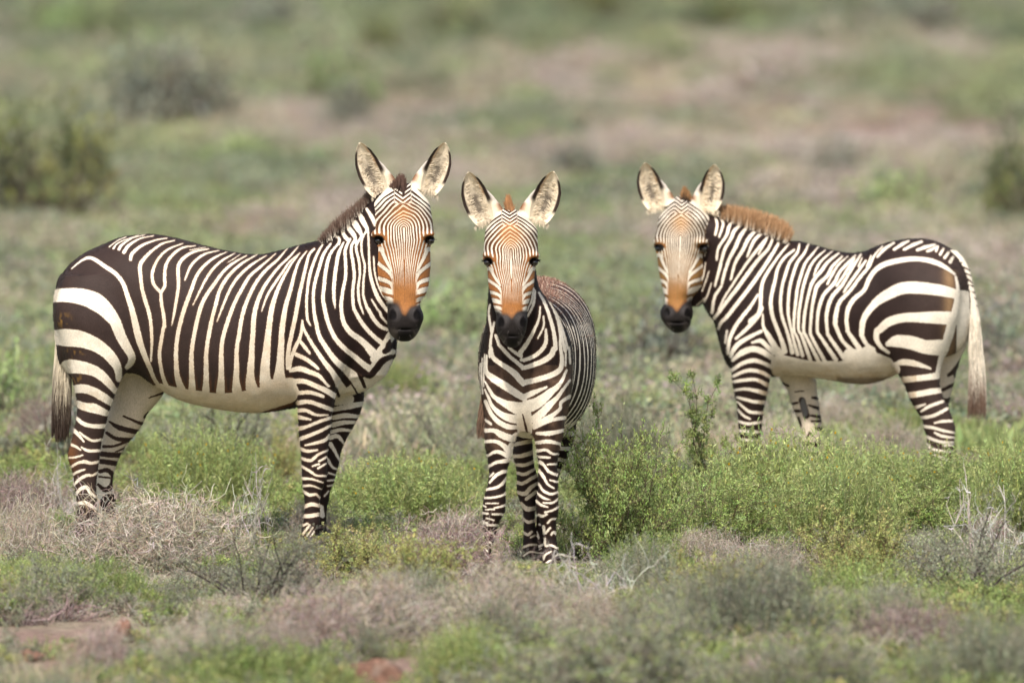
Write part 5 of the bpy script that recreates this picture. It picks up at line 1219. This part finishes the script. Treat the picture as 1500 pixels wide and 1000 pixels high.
GREEN = [(.29, .37, .11), (.34, .42, .135), (.24, .31, .09)]
FRESH = [(.28, .34, .12), (.32, .37, .145), (.24, .29, .10)]
FEATH = [(.33, .39, .14), (.38, .43, .17), (.27, .32, .12)]
GREYG = [(.30, .31, .21), (.36, .36, .26), (.24, .25, .17)]
YELG = [(.36, .37, .12), (.41, .40, .15), (.29, .32, .11)]
DRY = [(.40, .34, .27), (.49, .43, .36), (.28, .22, .165), (.44, .37, .31), (.34, .31, .22)]
PURP = [(.25, .18, .16), (.34, .26, .23), (.42, .35, .31), (.17, .11, .10)]
STRAW = [(.50, .42, .27), (.42, .34, .21)]
BARK = (.10, .075, .058)
SRC = {}
def source(kind):
    """meshes of one kind, three individuals each"""
    if kind not in SRC:
        mk = dict(
            twig_bush=lambda i: plant_tangle(DRY, .45, .36, 3400, GREYG if i == 1 else None),
            purple_twig_bush=lambda i: plant_tangle(PURP, .42, .36, 3000, FRESH),
            leafy_bush=lambda i: plant_leafy(GREEN + FRESH[:2], .45, .58, 44, 30, 17, .015),
            tall_sprig=lambda i: plant_leafy(GREEN + FRESH, .22, .8, 9, 34, 22, .014, (.11, .07, .055), .7, True),
            feathery_bush=lambda i: plant_feather(FEATH, .5, .45, 820, 27, .026, 30, DRY),
            thorn_bush=lambda i: plant_thorn(GREYG, .5, .46, 17, leafn=11, leaf=.012),
            yellow_green_bush=lambda i: plant_leafy(YELG, .4, .34, 40, 24, 14, .015, (.16, .09, .07)),
            bare_twigs=lambda i: plant_bare(),
            green_tuft=lambda i: plant_feather(FRESH + GREEN[:1], .32, .2, 330, 22, .02),
            soft_grey_bush=lambda i: plant_feather(GREYG, .5, .42, 600, 26, .024, 0, DRY) if i == 0 else plant_leafy(GREYG + FEATH[:1], .46, .42, 52, 30, 13, .013, (.20, .17, .14)),
            straw_tuft=lambda i: plant_grass(STRAW, DRY, .28, .26, 500),
            far_green_bush=lambda i: plant_far([(0.27, 0.35, 0.14), (0.20, 0.27, 0.11), (0.35, 0.41, 0.18)], BARK),
            far_grey_bush=lambda i: plant_far([(0.27, 0.28, 0.22), (0.34, 0.34, 0.26), (0.20, 0.22, 0.16)], BARK),
            far_dry_bush=lambda i: plant_far([(.45, .39, .33), (.50, .44, .38), (.38, .32, .27)] or [(0.57, 0.47, 0.41), (0.62, 0.58, 0.50), (0.45, 0.36, 0.30)], (0.41, 0.32, 0.27), n=500),
            far_dark_bush=lambda i: plant_far([(0.11, 0.14, 0.07), (0.08, 0.09, 0.05), (0.18, 0.20, 0.08), (0.22, 0.23, 0.07)], BARK, n=1000),
        )[kind]
        SRC[kind] = []
        for i in range(3):
            res = mk(i); pts = np.vstack([g[0][0] for k_, g in res.items() if k_ != 'flower']); res_f = res.pop('flower', None)
            size = (2 * np.percentile(np.hypot(pts[:, 0], pts[:, 1]), 93), np.percentile(pts[:, 2], 98))
            SRC[kind].append((as_meshes(kind, res), size, res_f))
    return SRC[kind]
COUNT = {}
def place(kind, px, base, width, top, label, group=None, cat='bush', name=None):
    D = dist_at(base); s = scale_at(D); X = (px - 750) / s; n = COUNT.get(kind, 0); COUNT[kind] = n + 1
    src, (w0, h0), tips = source(kind)[n % 3]; sx = width / s / w0; sz = (base - top) / s / h0
    rot = rng.uniform(0, 6.28); loc = (X, D, ground_z(X, D) - .01)
    nm = name or kind
    if len(src) == 1:
        o = link(nm, list(src.values())[0], None, loc)
    else:
        o = bpy.data.objects.new(nm, None); o.empty_display_size = .1; COL.objects.link(o); o.location = loc
        for part, me in src.items(): link(part, me, o)
        if tips is not None:
            if 'flower' not in SRC: SRC['flower'] = mesh_from("flower", *leaves(np.zeros((9, 3)), .009, hues([(.66, .44, .02)], 9, .15), .5, 1.2)[:2], [M_LEAF], hues([(.66, .44, .02)], 36, .12), smooth=False)
            for t_ in tips: link("flower", SRC['flower'], o, tuple(t_))
    o.rotation_euler = (0, 0, rot); o.scale = (sx, sx, sz)
    return tag(o, label, cat, group)

# ---------------------------------------------------------------- ground: one sheet of red-brown soil out to the horizon
def ground_z(X, Y):
    X = np.atleast_1d(np.asarray(X, float)); Y = np.atleast_1d(np.asarray(Y, float)); P = np.stack([X, Y], 1)
    near = np.clip(1 - np.abs(Y - 60) / 60, 0, 1)
    z = .022 * hash_noise(P, 1.7, 11) * (.3 + near) + .05 * hash_noise(P, 9.0, 12) * np.clip((Y - 70) / 60, 0, 1) + .25 * hash_noise(P, 60.0, 13) * np.clip((Y - 150) / 200, 0, 1)
    z = z - .055 * np.exp(-((X - .15) / .8) ** 2 - ((Y - 61.0) / .75) ** 2)
    z = z + .09 * np.exp(-((X - 1.5) / 1.7) ** 4 - ((Y - 66.2) / 2.6) ** 2)
    z = z * np.clip(np.hypot(X + 1.2, Y - 62) / 1.0, .3, 1) + 14 * np.clip((Y - 600) / 2500, 0, 1) ** 1.5
    return z if len(z) > 1 else float(z[0])
def dist_list(v): return dist_at(v)
SOIL = [  # patches of bare soil on the plain, photo px: x, y, rx, ry, kind (red or pale)
    (900,160,420,34,'r'),(1330,185,300,34,'r'),(640,165,150,30,'r'),(980,225,300,26,'p'),(1180,235,260,30,'p'),(840,105,220,28,'p'),(1250,85,280,32,'p'),(420,330,120,30,'r'),(690,330,70,28,'r'),(600,345,70,20,'r'),(430,185,150,30,'p'),
    (1480,420,100,70,'p'),(1470,580,60,50,'p'),(700,270,110,34,'p'),(90,935,170,40,'r'),(330,940,120,25,'r'),(1240,885,80,14,'r'),(560,990,110,30,'r'),(590,858,70,14,'r'),(1250,290,160,26,'p')]
def soil_amount(X, Y):
    s = F / Y; px = 750 + X * s; py = 500 + F * (np.arctan(H / Y) - PITCH)
    red = np.zeros(len(X)); pale = np.zeros(len(X))
    wob = hash_noise(np.stack([px, py * 2], 1), 60.0, 21) * .35 + hash_noise(np.stack([px, py * 2], 1), 17.0, 22) * .25
    for x0, y0, rx, ry, k in SOIL:
        v = np.clip(1.35 - np.hypot((px - x0) / rx, (py - y0) / ry) + wob, 0, 1)
        if k == 'r': red = np.maximum(red, v)
        else: pale = np.maximum(pale, v)
    return red, pale
def build_ground():
    ys = np.concatenate([np.linspace(-60, 44, 27), np.linspace(45, 80, 210), np.geomspace(80.4, 400, 170), np.geomspace(410, 6000, 40)])
    t = np.linspace(-1, 1, 281); xs = np.sign(t) * (np.abs(t) * .12 + np.abs(t) ** 5 * 1.5)
    Y, T = np.meshgrid(ys, xs, indexing='ij'); X = T * np.maximum(np.abs(Y) , 40)
    x, y = X.ravel(), Y.ravel(); V = np.stack([x, y, ground_z(x, y)], 1)
    g = np.arange(len(x)).reshape(Y.shape); q = np.stack([g[:-1, :-1], g[:-1, 1:], g[1:, 1:], g[1:, :-1]], -1).reshape(-1, 4)
    red, pale = soil_amount(x, np.maximum(y, 20))
    m, N, L, b = nmat("soil")
    at = N.new('ShaderNodeAttribute'); at.attribute_name = 'col'; tc = N.new('ShaderNodeTexCoord')
    sep = N.new('ShaderNodeSeparateColor'); L.new(at.outputs['Color'], sep.inputs[0])
    n1 = N.new('ShaderNodeTexNoise'); n1.inputs['Scale'].default_value = .9; n1.inputs['Detail'].default_value = 6; L.new(tc.outputs['Object'], n1.inputs['Vector'])
    n2 = N.new('ShaderNodeTexNoise'); n2.inputs['Scale'].default_value = 22; n2.inputs['Detail'].default_value = 6; L.new(tc.outputs['Object'], n2.inputs['Vector'])
    r1 = N.new('ShaderNodeValToRGB'); e = r1.color_ramp.elements; e[0].position, e[0].color = .35, (.20, .21, .125, 1); e[1].position, e[1].color = .65, (.31, .28, .20, 1); L.new(n1.outputs['Fac'], r1.inputs[0])
    mx = N.new('ShaderNodeMix'); mx.data_type = 'RGBA'; L.new(sep.outputs[0], mx.inputs['Factor']); L.new(r1.outputs[0], mx.inputs['A']); mx.inputs['B'].default_value = (.20, .135, .105, 1)
    mp = N.new('ShaderNodeMix'); mp.data_type = 'RGBA'; L.new(sep.outputs[1], mp.inputs['Factor']); L.new(mx.outputs['Result'], mp.inputs['A']); mp.inputs['B'].default_value = (.43, .37, .31, 1)
    v = N.new('ShaderNodeMapRange'); v.inputs['From Min'].default_value = .3; v.inputs['From Max'].default_value = .7; v.inputs['To Min'].default_value = .6; v.inputs['To Max'].default_value = 1.35; L.new(n2.outputs['Fac'], v.inputs['Value'])
    sc = N.new('ShaderNodeVectorMath'); sc.operation = 'SCALE'; L.new(mp.outputs['Result'], sc.inputs[0]); L.new(v.outputs[0], sc.inputs['Scale']); L.new(sc.outputs[0], b.inputs['Base Color'])
    b.inputs['Roughness'].default_value = .95; b.inputs['Specular IOR Level'].default_value = .1
    bp = N.new('ShaderNodeBump'); bp.inputs['Strength'].default_value = .6; bp.inputs['Distance'].default_value = .02; L.new(n2.outputs['Fac'], bp.inputs['Height']); L.new(bp.outputs[0], b.inputs['Normal'])
    me = mesh_from("ground", V, q, [m], np.stack([red, pale, pale * 0], 1)); o = link("ground", me); o['kind'] = 'structure'

# ---------------------------------------------------------------- uncountable cover: instanced tufts on a cloud of points
def scatter(name, pts, which, scale, srcs, label=None):
    coll = bpy.data.collections.new(name + "_sources")
    for i, me in enumerate(srcs):
        coll.objects.link(bpy.data.objects.new("%s_source_%02d" % (name, i), me))
    me = bpy.data.meshes.new(name); n = len(pts); me.vertices.add(n); me.vertices.foreach_set("co", np.asarray(pts, np.float32).ravel())
    for nm, ty, arr, key in (("which", 'INT', which, "value"), ("size", 'FLOAT_VECTOR', scale, "vector"), ("turn", 'FLOAT_VECTOR', np.stack([np.zeros(n), np.zeros(n), rng.uniform(0, 6.28, n)], 1), "vector")):
        a = me.attributes.new(nm, ty, 'POINT'); a.data.foreach_set(key, np.ascontiguousarray(arr, np.int32 if ty == 'INT' else np.float32).ravel())
    o = link(name, me); o['kind'] = 'stuff'
    ng = bpy.data.node_groups.new(name, 'GeometryNodeTree'); ng.interface.new_socket("Geometry", in_out='INPUT', socket_type='NodeSocketGeometry'); ng.interface.new_socket("Geometry", in_out='OUTPUT', socket_type='NodeSocketGeometry')
    N, L = ng.nodes, ng.links; gi, go = N.new('NodeGroupInput'), N.new('NodeGroupOutput'); io = N.new('GeometryNodeInstanceOnPoints'); ci = N.new('GeometryNodeCollectionInfo')
    ci.inputs['Collection'].default_value = coll; ci.inputs['Separate Children'].default_value = True; ci.inputs['Reset Children'].default_value = True
    io.inputs['Pick Instance'].default_value = True
    def at(nm, ty): a = N.new('GeometryNodeInputNamedAttribute'); a.data_type = ty; a.inputs['Name'].default_value = nm; return next(s_ for s_ in a.outputs if s_.enabled and s_.name == 'Attribute')
    L.new(gi.outputs[0], io.inputs['Points']); L.new(ci.outputs[0], io.inputs['Instance']); L.new(at("which", 'INT'), io.inputs['Instance Index'])
    L.new(at("turn", 'FLOAT_VECTOR'), io.inputs['Rotation']); L.new(at("size", 'FLOAT_VECTOR'), io.inputs['Scale']); L.new(io.outputs[0], go.inputs[0])
    o.modifiers.new("scatter", 'NODES').node_group = ng
    return o

def field_points(n, y0, y1, power=1.0, margin=1.25):
    u = rng.uniform(0, 1, n)
    Y = (y0 ** (1 - power) + u * (y1 ** (1 - power) - y0 ** (1 - power))) ** (1 / (1 - power)) if power != 1 else y0 * (y1 / y0) ** u
    X = rng.uniform(-1, 1, n) * (Y * .036 * margin + .6 + np.maximum(Y - 64, 0) * .075); return X, Y
def build_cover():
    # near grass, herbs and litter between the bushes
    srcs = [fused("cover", plant_grass(FRESH, FEATH, .15, .10, 150)), fused("cover", plant_leafy(GREYG, .16, .11, 14, 11, 11, .012)), fused("cover", plant_grass(STRAW, DRY, .14, .09, 70)),
            fused("cover", plant_tangle(DRY, .19, .08, 240)), fused("cover", plant_tangle(PURP, .19, .08, 220)), fused("cover", plant_leafy(YELG, .15, .09, 13, 10, 11, .012)),
            fused("cover", plant_leafy(FRESH, .16, .10, 13, 10, 11, .012)), fused("cover", plant_feather(FEATH, .17, .14, 60, 22, .018)), fused("cover", plant_leafy(GREEN, .16, .10, 13, 10, 11, .012))]
    X, Y = field_points(12500, 49.5, 86, 1.5, 1.5); red, pale = soil_amount(X, Y); keep = rng.uniform(0, 1, len(X)) > np.clip(red * 1.0 + pale * .35 + .12, 0, .93); X, Y, red, pale = X[keep], Y[keep], red[keep], pale[keep]
    P = np.stack([X, Y * .45], 1); g = hash_noise(P, 1.1, 31) + .5 * hash_noise(P, .45, 32) + rng.normal(0, .28, len(X)); dry = hash_noise(P, .9, 33) + rng.normal(0, .3, len(X)) + .6 * pale
    w = np.where(dry > .72, rng.choice([2, 3, 3, 4, 1], len(X)), np.where(g > .25, rng.choice([0, 6, 8, 7, 5], len(X)), np.where(g > -.2, rng.choice([1, 7, 0, 5, 6], len(X)), rng.choice([1, 1, 3, 7, 8], len(X)))))
    low = np.where((Y > 57.6) & (Y < 61.2) & (np.abs(X - .1) < .75), .4, np.where((Y > 60.0) & (Y < 62.3) & (X < -.7), .55, 1.0))
    sc = (rng.uniform(.5, 1.05, len(X)) * np.clip(.8 + .25 * g, .55, 1.2))[:, None] * np.stack([np.ones(len(X)), np.ones(len(X)), low], 1)
    scatter("grass_and_litter", np.stack([X, Y, ground_z(X, Y) - .005], 1), w, sc, srcs)
    # the open scrub behind, far too many bushes to count and lost in the blur
    far = [fused("far", plant_far(c, t, .45, .36, 420, .05, 60)) for c, t in (([(.26, .30, .145), (.22, .25, .12), (.31, .34, .18)], BARK), ([(.26, .285, .175), (.30, .32, .20), (.21, .23, .14)], BARK),
           ([(.44, .38, .32), (.48, .42, .36), (.36, .31, .25)], (.3, .24, .2)), ([(.32, .34, .17), (.36, .38, .20)], BARK), ([(.14, .175, .095), (.18, .21, .12)], BARK), ([(.36, .33, .21), (.41, .37, .25)], (.3, .24, .2)))]
    X, Y = field_points(15500, 72, 420, 1.3, 1.3); red, pale = soil_amount(X, Y)
    keep = rng.uniform(0, 1, len(X)) > np.clip(red * 1.15 + pale * .35, 0, .95); X, Y, red, pale = X[keep], Y[keep], red[keep], pale[keep]
    s = F / Y; px, py = 750 + X * s, 500 + F * (np.arctan(H / Y) - PITCH); P = np.stack([px, py * 2.2], 1)
    g = hash_noise(P, 210, 41) + .5 * hash_noise(P, 80, 42) + rng.normal(0, .25, len(X)); d = hash_noise(P, 260, 43) + rng.normal(0, .3, len(X)) + 1.15 * pale + .7 * red + .25 * np.clip((px - 700) / 700, 0, 1) * (py < 420)
    w = np.where(d > .55, rng.choice([2, 2, 5, 2], len(X)), np.where(g > .3, rng.choice([0, 3, 0, 1], len(X)), np.where(g > -.35, rng.choice([1, 0, 1, 5], len(X)), rng.choice([4, 1, 1, 0], len(X)))))
    top = py < 75; w[top] = np.where(rng.uniform(0, 1, top.sum()) < .75, rng.choice([4, 4, 1, 0], top.sum()), w[top])
    base = rng.uniform(.35, .95, len(X)) ** 1.0 * np.clip(.75 + (Y - 75) / 250, .75, 1.5)
    sc = base[:, None] * np.stack([rng.uniform(.9, 1.5, len(X)), rng.uniform(.9, 1.5, len(X)), rng.uniform(.55, 1.05, len(X))], 1)
    scatter("scrub", np.stack([X, Y, ground_z(X, Y) - .01], 1), w, sc, far)
    # low grass under the far scrub
    fg = [fused("farg", plant_grass(c, t, .3, .14, 130, .012)) for c, t in ((FRESH, FEATH), (GREYG, FEATH), (STRAW, DRY))]
    X, Y = field_points(13000, 70, 300, 1.3, 1.25); red, pale = soil_amount(X, Y); keep = rng.uniform(0, 1, len(X)) > np.clip(red * 1.6 + pale * 1.1 + .15, 0, .97); X, Y = X[keep], Y[keep]
    s = F / Y; P = np.stack([750 + X * s, (500 + F * (np.arctan(H / Y) - PITCH)) * 2.2], 1); g = hash_noise(P, 170, 51) + rng.normal(0, .3, len(X))
    w = np.where(g > .1, 0, np.where(g > -.4, 1, 2)); sc = rng.uniform(.8, 1.6, len(X))[:, None] * np.ones((1, 3))
    scatter("veld_grass", np.stack([X, Y, ground_z(X, Y) - .005], 1), w, sc, fg)

def rock_mesh(seed):
    bm_n = 26; th, ph = np.meshgrid(np.linspace(0, math.pi, bm_n), np.linspace(0, 2 * math.pi, bm_n * 2, endpoint=False), indexing='ij')
    d = np.stack([np.sin(th) * np.cos(ph), np.sin(th) * np.sin(ph), np.cos(th)], -1).reshape(-1, 3)
    r = .5 * (1 + .28 * hash_noise(d, .55, seed) + .12 * hash_noise(d, .22, seed + 1) + .05 * hash_noise(d, .09, seed + 2))
    for k in range(7):                                   # broken flat faces
        nrm = unit(np.random.default_rng(seed * 13 + k).normal(size=3)); h = (d * r[:, None]) @ nrm; lim = .33 + .08 * math.sin(k * 3 + seed)
        r = np.where(h > lim, r * lim / np.maximum(h, 1e-6), r)
    V = d * r[:, None] * np.array([1, .8, .75]); g = np.arange(len(d)).reshape(bm_n, -1); g2 = np.roll(g, -1, 1)
    q = np.stack([g[:-1], g[1:], g2[1:], g2[:-1]], -1).reshape(-1, 4)
    c = np.tile(np.array([.15, .082, .058]), (len(d), 1)) * (1 + .3 * hash_noise(d, .3, seed + 5))[:, None]; c = mixc(c, np.array([.25, .19, .155]), sstep(hash_noise(d, .35, seed + 7), .1, .6) * .7)
    return mesh_from("rock", V, q, [M_ROCK], c, smooth=True)
ROCKS = []
def rock(px, base, width, height, label, group=None):
    if not ROCKS: ROCKS.extend(rock_mesh(i) for i in (3, 8, 14, 21))
    D = dist_at(base); s = scale_at(D); X = (px - 750) / s; o = link("rock", ROCKS[COUNT.get('rock', 0) % 4]); COUNT['rock'] = COUNT.get('rock', 0) + 1
    w = width / s; o.location = (X, D + w * .3, ground_z(X, D) + height / s * .28); o.scale = (w * 1.1, w * 1.1, height / s * 1.75); o.rotation_euler = (rng.uniform(-.2, .2), rng.uniform(-.2, .2), rng.uniform(0, 6.28))
    return tag(o, label, "rock", group)
# ---------------------------------------------------------------- build the place
build_ground()
zebra_one(); zebra_two(); zebra_three()
build_cover()
P_ = place
# near bushes, left to right and front to back
P_('twig_bush', 225, 838, 300, 726, "wide tangle of pinkish grey dry twigs hiding the left zebra's hind hooves")
P_('twig_bush', 35, 835, 130, 735, "small dry grey twig bush cut by the left picture edge")
P_('thorn_bush', 365, 893, 270, 762, "grey-green thorny bush with dark branches, in front of the left zebra's belly")
P_('bare_twigs', 372, 800, 70, 676, "pale bare branching stick rising above the thorny bush, under the left zebra's belly", cat='dead twig')
P_('bare_twigs', 90, 765, 90, 640, "thin grey bare twigs standing behind the left zebra's hind hooves", cat='dead twig')
P_('yellow_green_bush', 510, 858, 190, 772, "yellow-green small-leaved bush at the left zebra's front hoof")
P_('purple_twig_bush', 655, 855, 180, 757, "purplish brown twig bush left of the middle zebra's hooves")
P_('twig_bush', 460, 792, 90, 735, "little cushion of whitish twigs round the left zebra's front hoof")
P_('twig_bush', 545, 958, 290, 842, "broad pale twig cushion at bottom centre, left of the one below the middle zebra")
P_('twig_bush', 745, 938, 230, 822, "pale twig cushion directly below the middle zebra's hooves")
P_('leafy_bush', 908, 824, 190, 626, "dense bright green leafy bush touching the middle zebra's leg")
P_('tall_sprig', 1022, 775, 120, 548, "tall thin green sprig with a dark stem, rising between middle and right zebras", name='sprig')
P_('leafy_bush', 985, 800, 140, 690, "low green leafy bush at the foot of the tall sprig")
P_('feathery_bush', 1150, 785, 260, 640, "feathery green bush dotted with yellow flowers below the right zebra's forelegs")
P_('feathery_bush', 1400, 770, 270, 676, "feathery green bush hiding the right zebra's hind hoof")
P_('feathery_bush', 1280, 765, 150, 672, "smaller feathery green bush under the right zebra's belly")
P_('leafy_bush', 955, 815, 170, 655, "broad green leafy bush between the large leafy bush and the tall sprig")
P_('leafy_bush', 1065, 806, 180, 700, "low leafy green mound in front of the yellow-flowered bush, right of the sprig")
P_('feathery_bush', 1225, 798, 210, 684, "feathery green mound right of the yellow-flowered bush, behind the yellow-green one")
P_('leafy_bush', 1345, 792, 190, 700, "leafy green mound between the right zebra's belly and the dark-stemmed thorny bush")
P_('feathery_bush', 1490, 788, 150, 655, "feathery green bush cut by the right picture edge")
P_('yellow_green_bush', 1260, 850, 170, 748, "yellow-green leafy bush with reddish stems in front of the feathery green bushes")
P_('thorn_bush', 1425, 888, 230, 742, "dark-stemmed thorny bush with grey-green leaves near the right picture edge")
P_('bare_twigs', 1443, 855, 120, 705, "whitish bare branches sticking up out of the dark-stemmed thorny bush", cat='dead twig')
P_('twig_bush', 1125, 852, 180, 792, "flat cushion of pale twigs in front of the yellow-flowered feathery bush")
P_('twig_bush', 1025, 825, 110, 772, "small whitish twig cushion below the tall sprig")
P_('bare_twigs', 868, 897, 150, 796, "white bare antler-like twigs on the ground right of the middle zebra's hooves", cat='dead twig')
P_('green_tuft', 1262, 888, 170, 822, "bright green herb patch in front of the yellow-green bush on the right", cat='herb')
P_('bare_twigs', 1300, 905, 120, 845, "low pale broken twigs left of the dark-stemmed thorny bush", cat='dead twig')
P_('soft_grey_bush', 1105, 965, 260, 832, "grey-green soft bush in the bottom right half, below the flat pale twig cushion")
P_('purple_twig_bush', 1335, 985, 220, 893, "purplish grey twig bush, blurred, near the bottom right corner")
P_('soft_grey_bush', 1180, 1040, 300, 925, "blurred grey-green bush cut by the bottom edge, right of centre")
P_('soft_grey_bush', 905, 1030, 330, 888, "large blurred grey-green bush cut by the bottom edge, below the antler-like twigs")
P_('green_tuft', 385, 1015, 240, 935, "bright green herb patch with a yellow flower, cut by the bottom edge", cat='herb')
P_('straw_tuft', 70, 1020, 210, 940, "blurred pale dry grass in the bottom left corner", cat='dry grass')
P_('soft_grey_bush', 1455, 1030, 230, 905, "blurred olive bush in the bottom right corner")
P_('green_tuft', 140, 885, 160, 812, "fresh green grass patch below the pinkish twig tangle on the left", cat='grass')
P_('yellow_green_bush', 55, 890, 120, 835, "low yellow-green bush near the left picture edge")
P_('soft_grey_bush', 20, 905, 110, 850, "low grey-green bush cut by the left edge, below the yellow-green one")
P_('soft_grey_bush', 300, 985, 160, 930, "small grey-green bush left of the herb patch with the yellow flower")
P_('twig_bush', 330, 905, 120, 868, "low grey twig mat in front of the thorny bush on the left")
P_('green_tuft', 950, 845, 130, 785, "green grass patch right of the white antler-like twigs", cat='grass')
P_('leafy_bush', 850, 812, 90, 745, "small green bush between the middle zebra's hoof and the large leafy bush")
# bushes standing just behind the zebras
P_('feathery_bush', 300, 745, 190, 628, "soft green feathery bush behind the left zebra's legs, under its belly")
P_('thorn_bush', 335, 690, 230, 560, "dark grey-green bush in the shade line behind the left zebra's belly")
P_('feathery_bush', 590, 766, 240, 668, "soft green feathery bush between the left and middle zebras")
P_('purple_twig_bush', 590, 748, 110, 702, "dark purple-brown twig bush in front of the soft green bush between left and middle zebras")
P_('yellow_green_bush', 408, 715, 60, 645, "small bush with yellow tips just left of the left zebra's front leg")
P_('thorn_bush', 640, 680, 170, 590, "grey-green open bush behind and between the left and middle zebras")
P_('bare_twigs', 480, 720, 80, 590, "tall thin bare twigs right of the left zebra's front leg", cat='dead twig')
P_('purple_twig_bush', 35, 760, 150, 690, "dull purple twig bush behind the tail of the left zebra")
P_('soft_grey_bush', 900, 700, 170, 600, "soft grey-green bush behind the large leafy bush")
# soft bushes far behind
P_('far_dark_bush', 50, 338, 260, 158, "large dark bush far behind at the left picture edge")
P_('far_dark_bush', 110, 300, 120, 180, "olive bush overlapping the large dark one at the far left")
P_('far_dark_bush', 1490, 335, 120, 190, "dark bush far behind at the right picture edge")
P_('far_grey_bush', 250, 195, 240, 55, "wide grey-green bush far behind, above the left zebra's back")
P_('far_dark_bush', 560, 88, 75, 25, "small dark round bush near the top edge, above the left zebra's ears")
P_('far_dark_bush', 665, 70, 110, 5, "dark bush at the top edge, above the middle zebra")
P_('far_dark_bush', 1070, 55, 160, -10, "dark bush at the top edge, above the right zebra's head")
P_('far_dark_bush', 880, 45, 130, -20, "dark bush at the top edge, between the middle and right zebras")
P_('far_grey_bush', 400, 60, 170, -10, "grey-green bush at the top edge, left of the small dark round one")
P_('far_green_bush', 120, 70, 190, -5, "broad green bush at the top edge near the left corner")
P_('far_grey_bush', 1330, 60, 200, -15, "grey-green bush at the top edge near the right corner")
P_('far_green_bush', 500, 160, 130, 70, "green bush far behind, above the left zebra's neck")
P_('far_grey_bush', 510, 205, 90, 115, "grey bush in front of the green one, above the left zebra's ears")
P_('far_green_bush', 340, 250, 160, 190, "green bush far behind, between the left zebra's back and the wide grey one")
P_('far_green_bush', 990, 110, 140, 55, "bright green bush far behind, above the right zebra's ears")
P_('far_grey_bush', 1220, 265, 110, 200, "grey-green bush far behind, above the right zebra's back")
P_('far_grey_bush', 840, 270, 110, 200, "grey bush far behind, right of the middle zebra's ears")
P_('far_green_bush', 1310, 330, 140, 250, "green bush far behind, above the right zebra's rump")
P_('far_dry_bush', 1050, 110, 110, 60, "pale dry bush far behind, right of the bright green one")
P_('far_dry_bush', 1130, 140, 200, 75, "pale pinkish dry bush far behind, above the right zebra's mane")
P_('far_grey_bush', 130, 700, 150, 560, "blurred grey-green bush behind the left zebra's tail")
P_('far_green_bush', 20, 640, 130, 520, "blurred yellowish green bush at the left edge, level with the tail")
P_('far_grey_bush', 960, 560, 190, 440, "blurred grey-green bush between the middle and right zebras, below the right zebra's chin")
P_('far_green_bush', 650, 520, 170, 420, "blurred green bush between the left and middle zebras' heads")
P_('far_grey_bush', 1470, 560, 130, 440, "blurred grey-green bush right of the right zebra's tail")
# small shrubs scattered between the large ones
LIMIT = [(0, 560, 778), (560, 690, 720), (690, 850, 842), (850, 1010, 690), (1010, 1460, 672), (1460, 1600, 640), (-100, 0, 700)]
KINDS = (("soft_grey_bush", "small grey-green shrub scattered between the larger bushes"), ("twig_bush", "small dry twig shrub scattered between the larger bushes"),
         ("yellow_green_bush", "small yellow-green shrub scattered between the larger bushes"), ("feathery_bush", "small feathery green shrub scattered between the larger bushes"), ("purple_twig_bush", "small purplish twig shrub scattered between the larger bushes"))
done = 0
while done < 95:
    px, base = rng.uniform(-40, 1540), rng.choice([rng.uniform(835, 1030), rng.uniform(600, 800)], p=[.55, .45]); w = rng.uniform(60, 150) * (1.1 if base > 800 else 1.0); h = w * (rng.uniform(.48, .72) if base > 855 else rng.uniform(.38, .62))
    lim = max([l for a_, b_, l in LIMIT if a_ - w / 2 < px < b_ + w / 2] or [0])
    if base - h < lim and base > 700 or (px < 370 and 895 < base < 985) or (470 < px < 620 and base > 985): continue
    if base > 690 and base < 845 and 690 - w / 2 < px < 850 + w / 2 and base > 815: continue
    k = rng.choice(5, p=[.36, .26, .14, .16, .08]); place(KINDS[k][0], px, base, w, base - h, KINDS[k][1], "small shrubs scattered between the larger bushes"); done += 1
# stones
G_ = "reddish stones at bottom left"
rock(180, 935, 55, 42, "upright reddish stone, largest of the stones at bottom left")
rock(95, 958, 56, 28, "flat reddish stone left of the upright one at bottom left")
rock(35, 962, 50, 24, "pale reddish stone nearest the left edge at the bottom")
rock(330, 955, 58, 32, "dark reddish stone by the broken twigs at bottom left")
rock(240, 960, 60, 18, "low flat reddish stone right of the upright one at bottom left")
rock(548, 1010, 105, 62, "big reddish stone cut by the bottom edge, left of centre")
rock(582, 862, 46, 20, "small orange stone below the purplish twig bush in the middle")
rock(1222, 890, 46, 18, "small reddish stone in front of the bright green herb patch on the right")
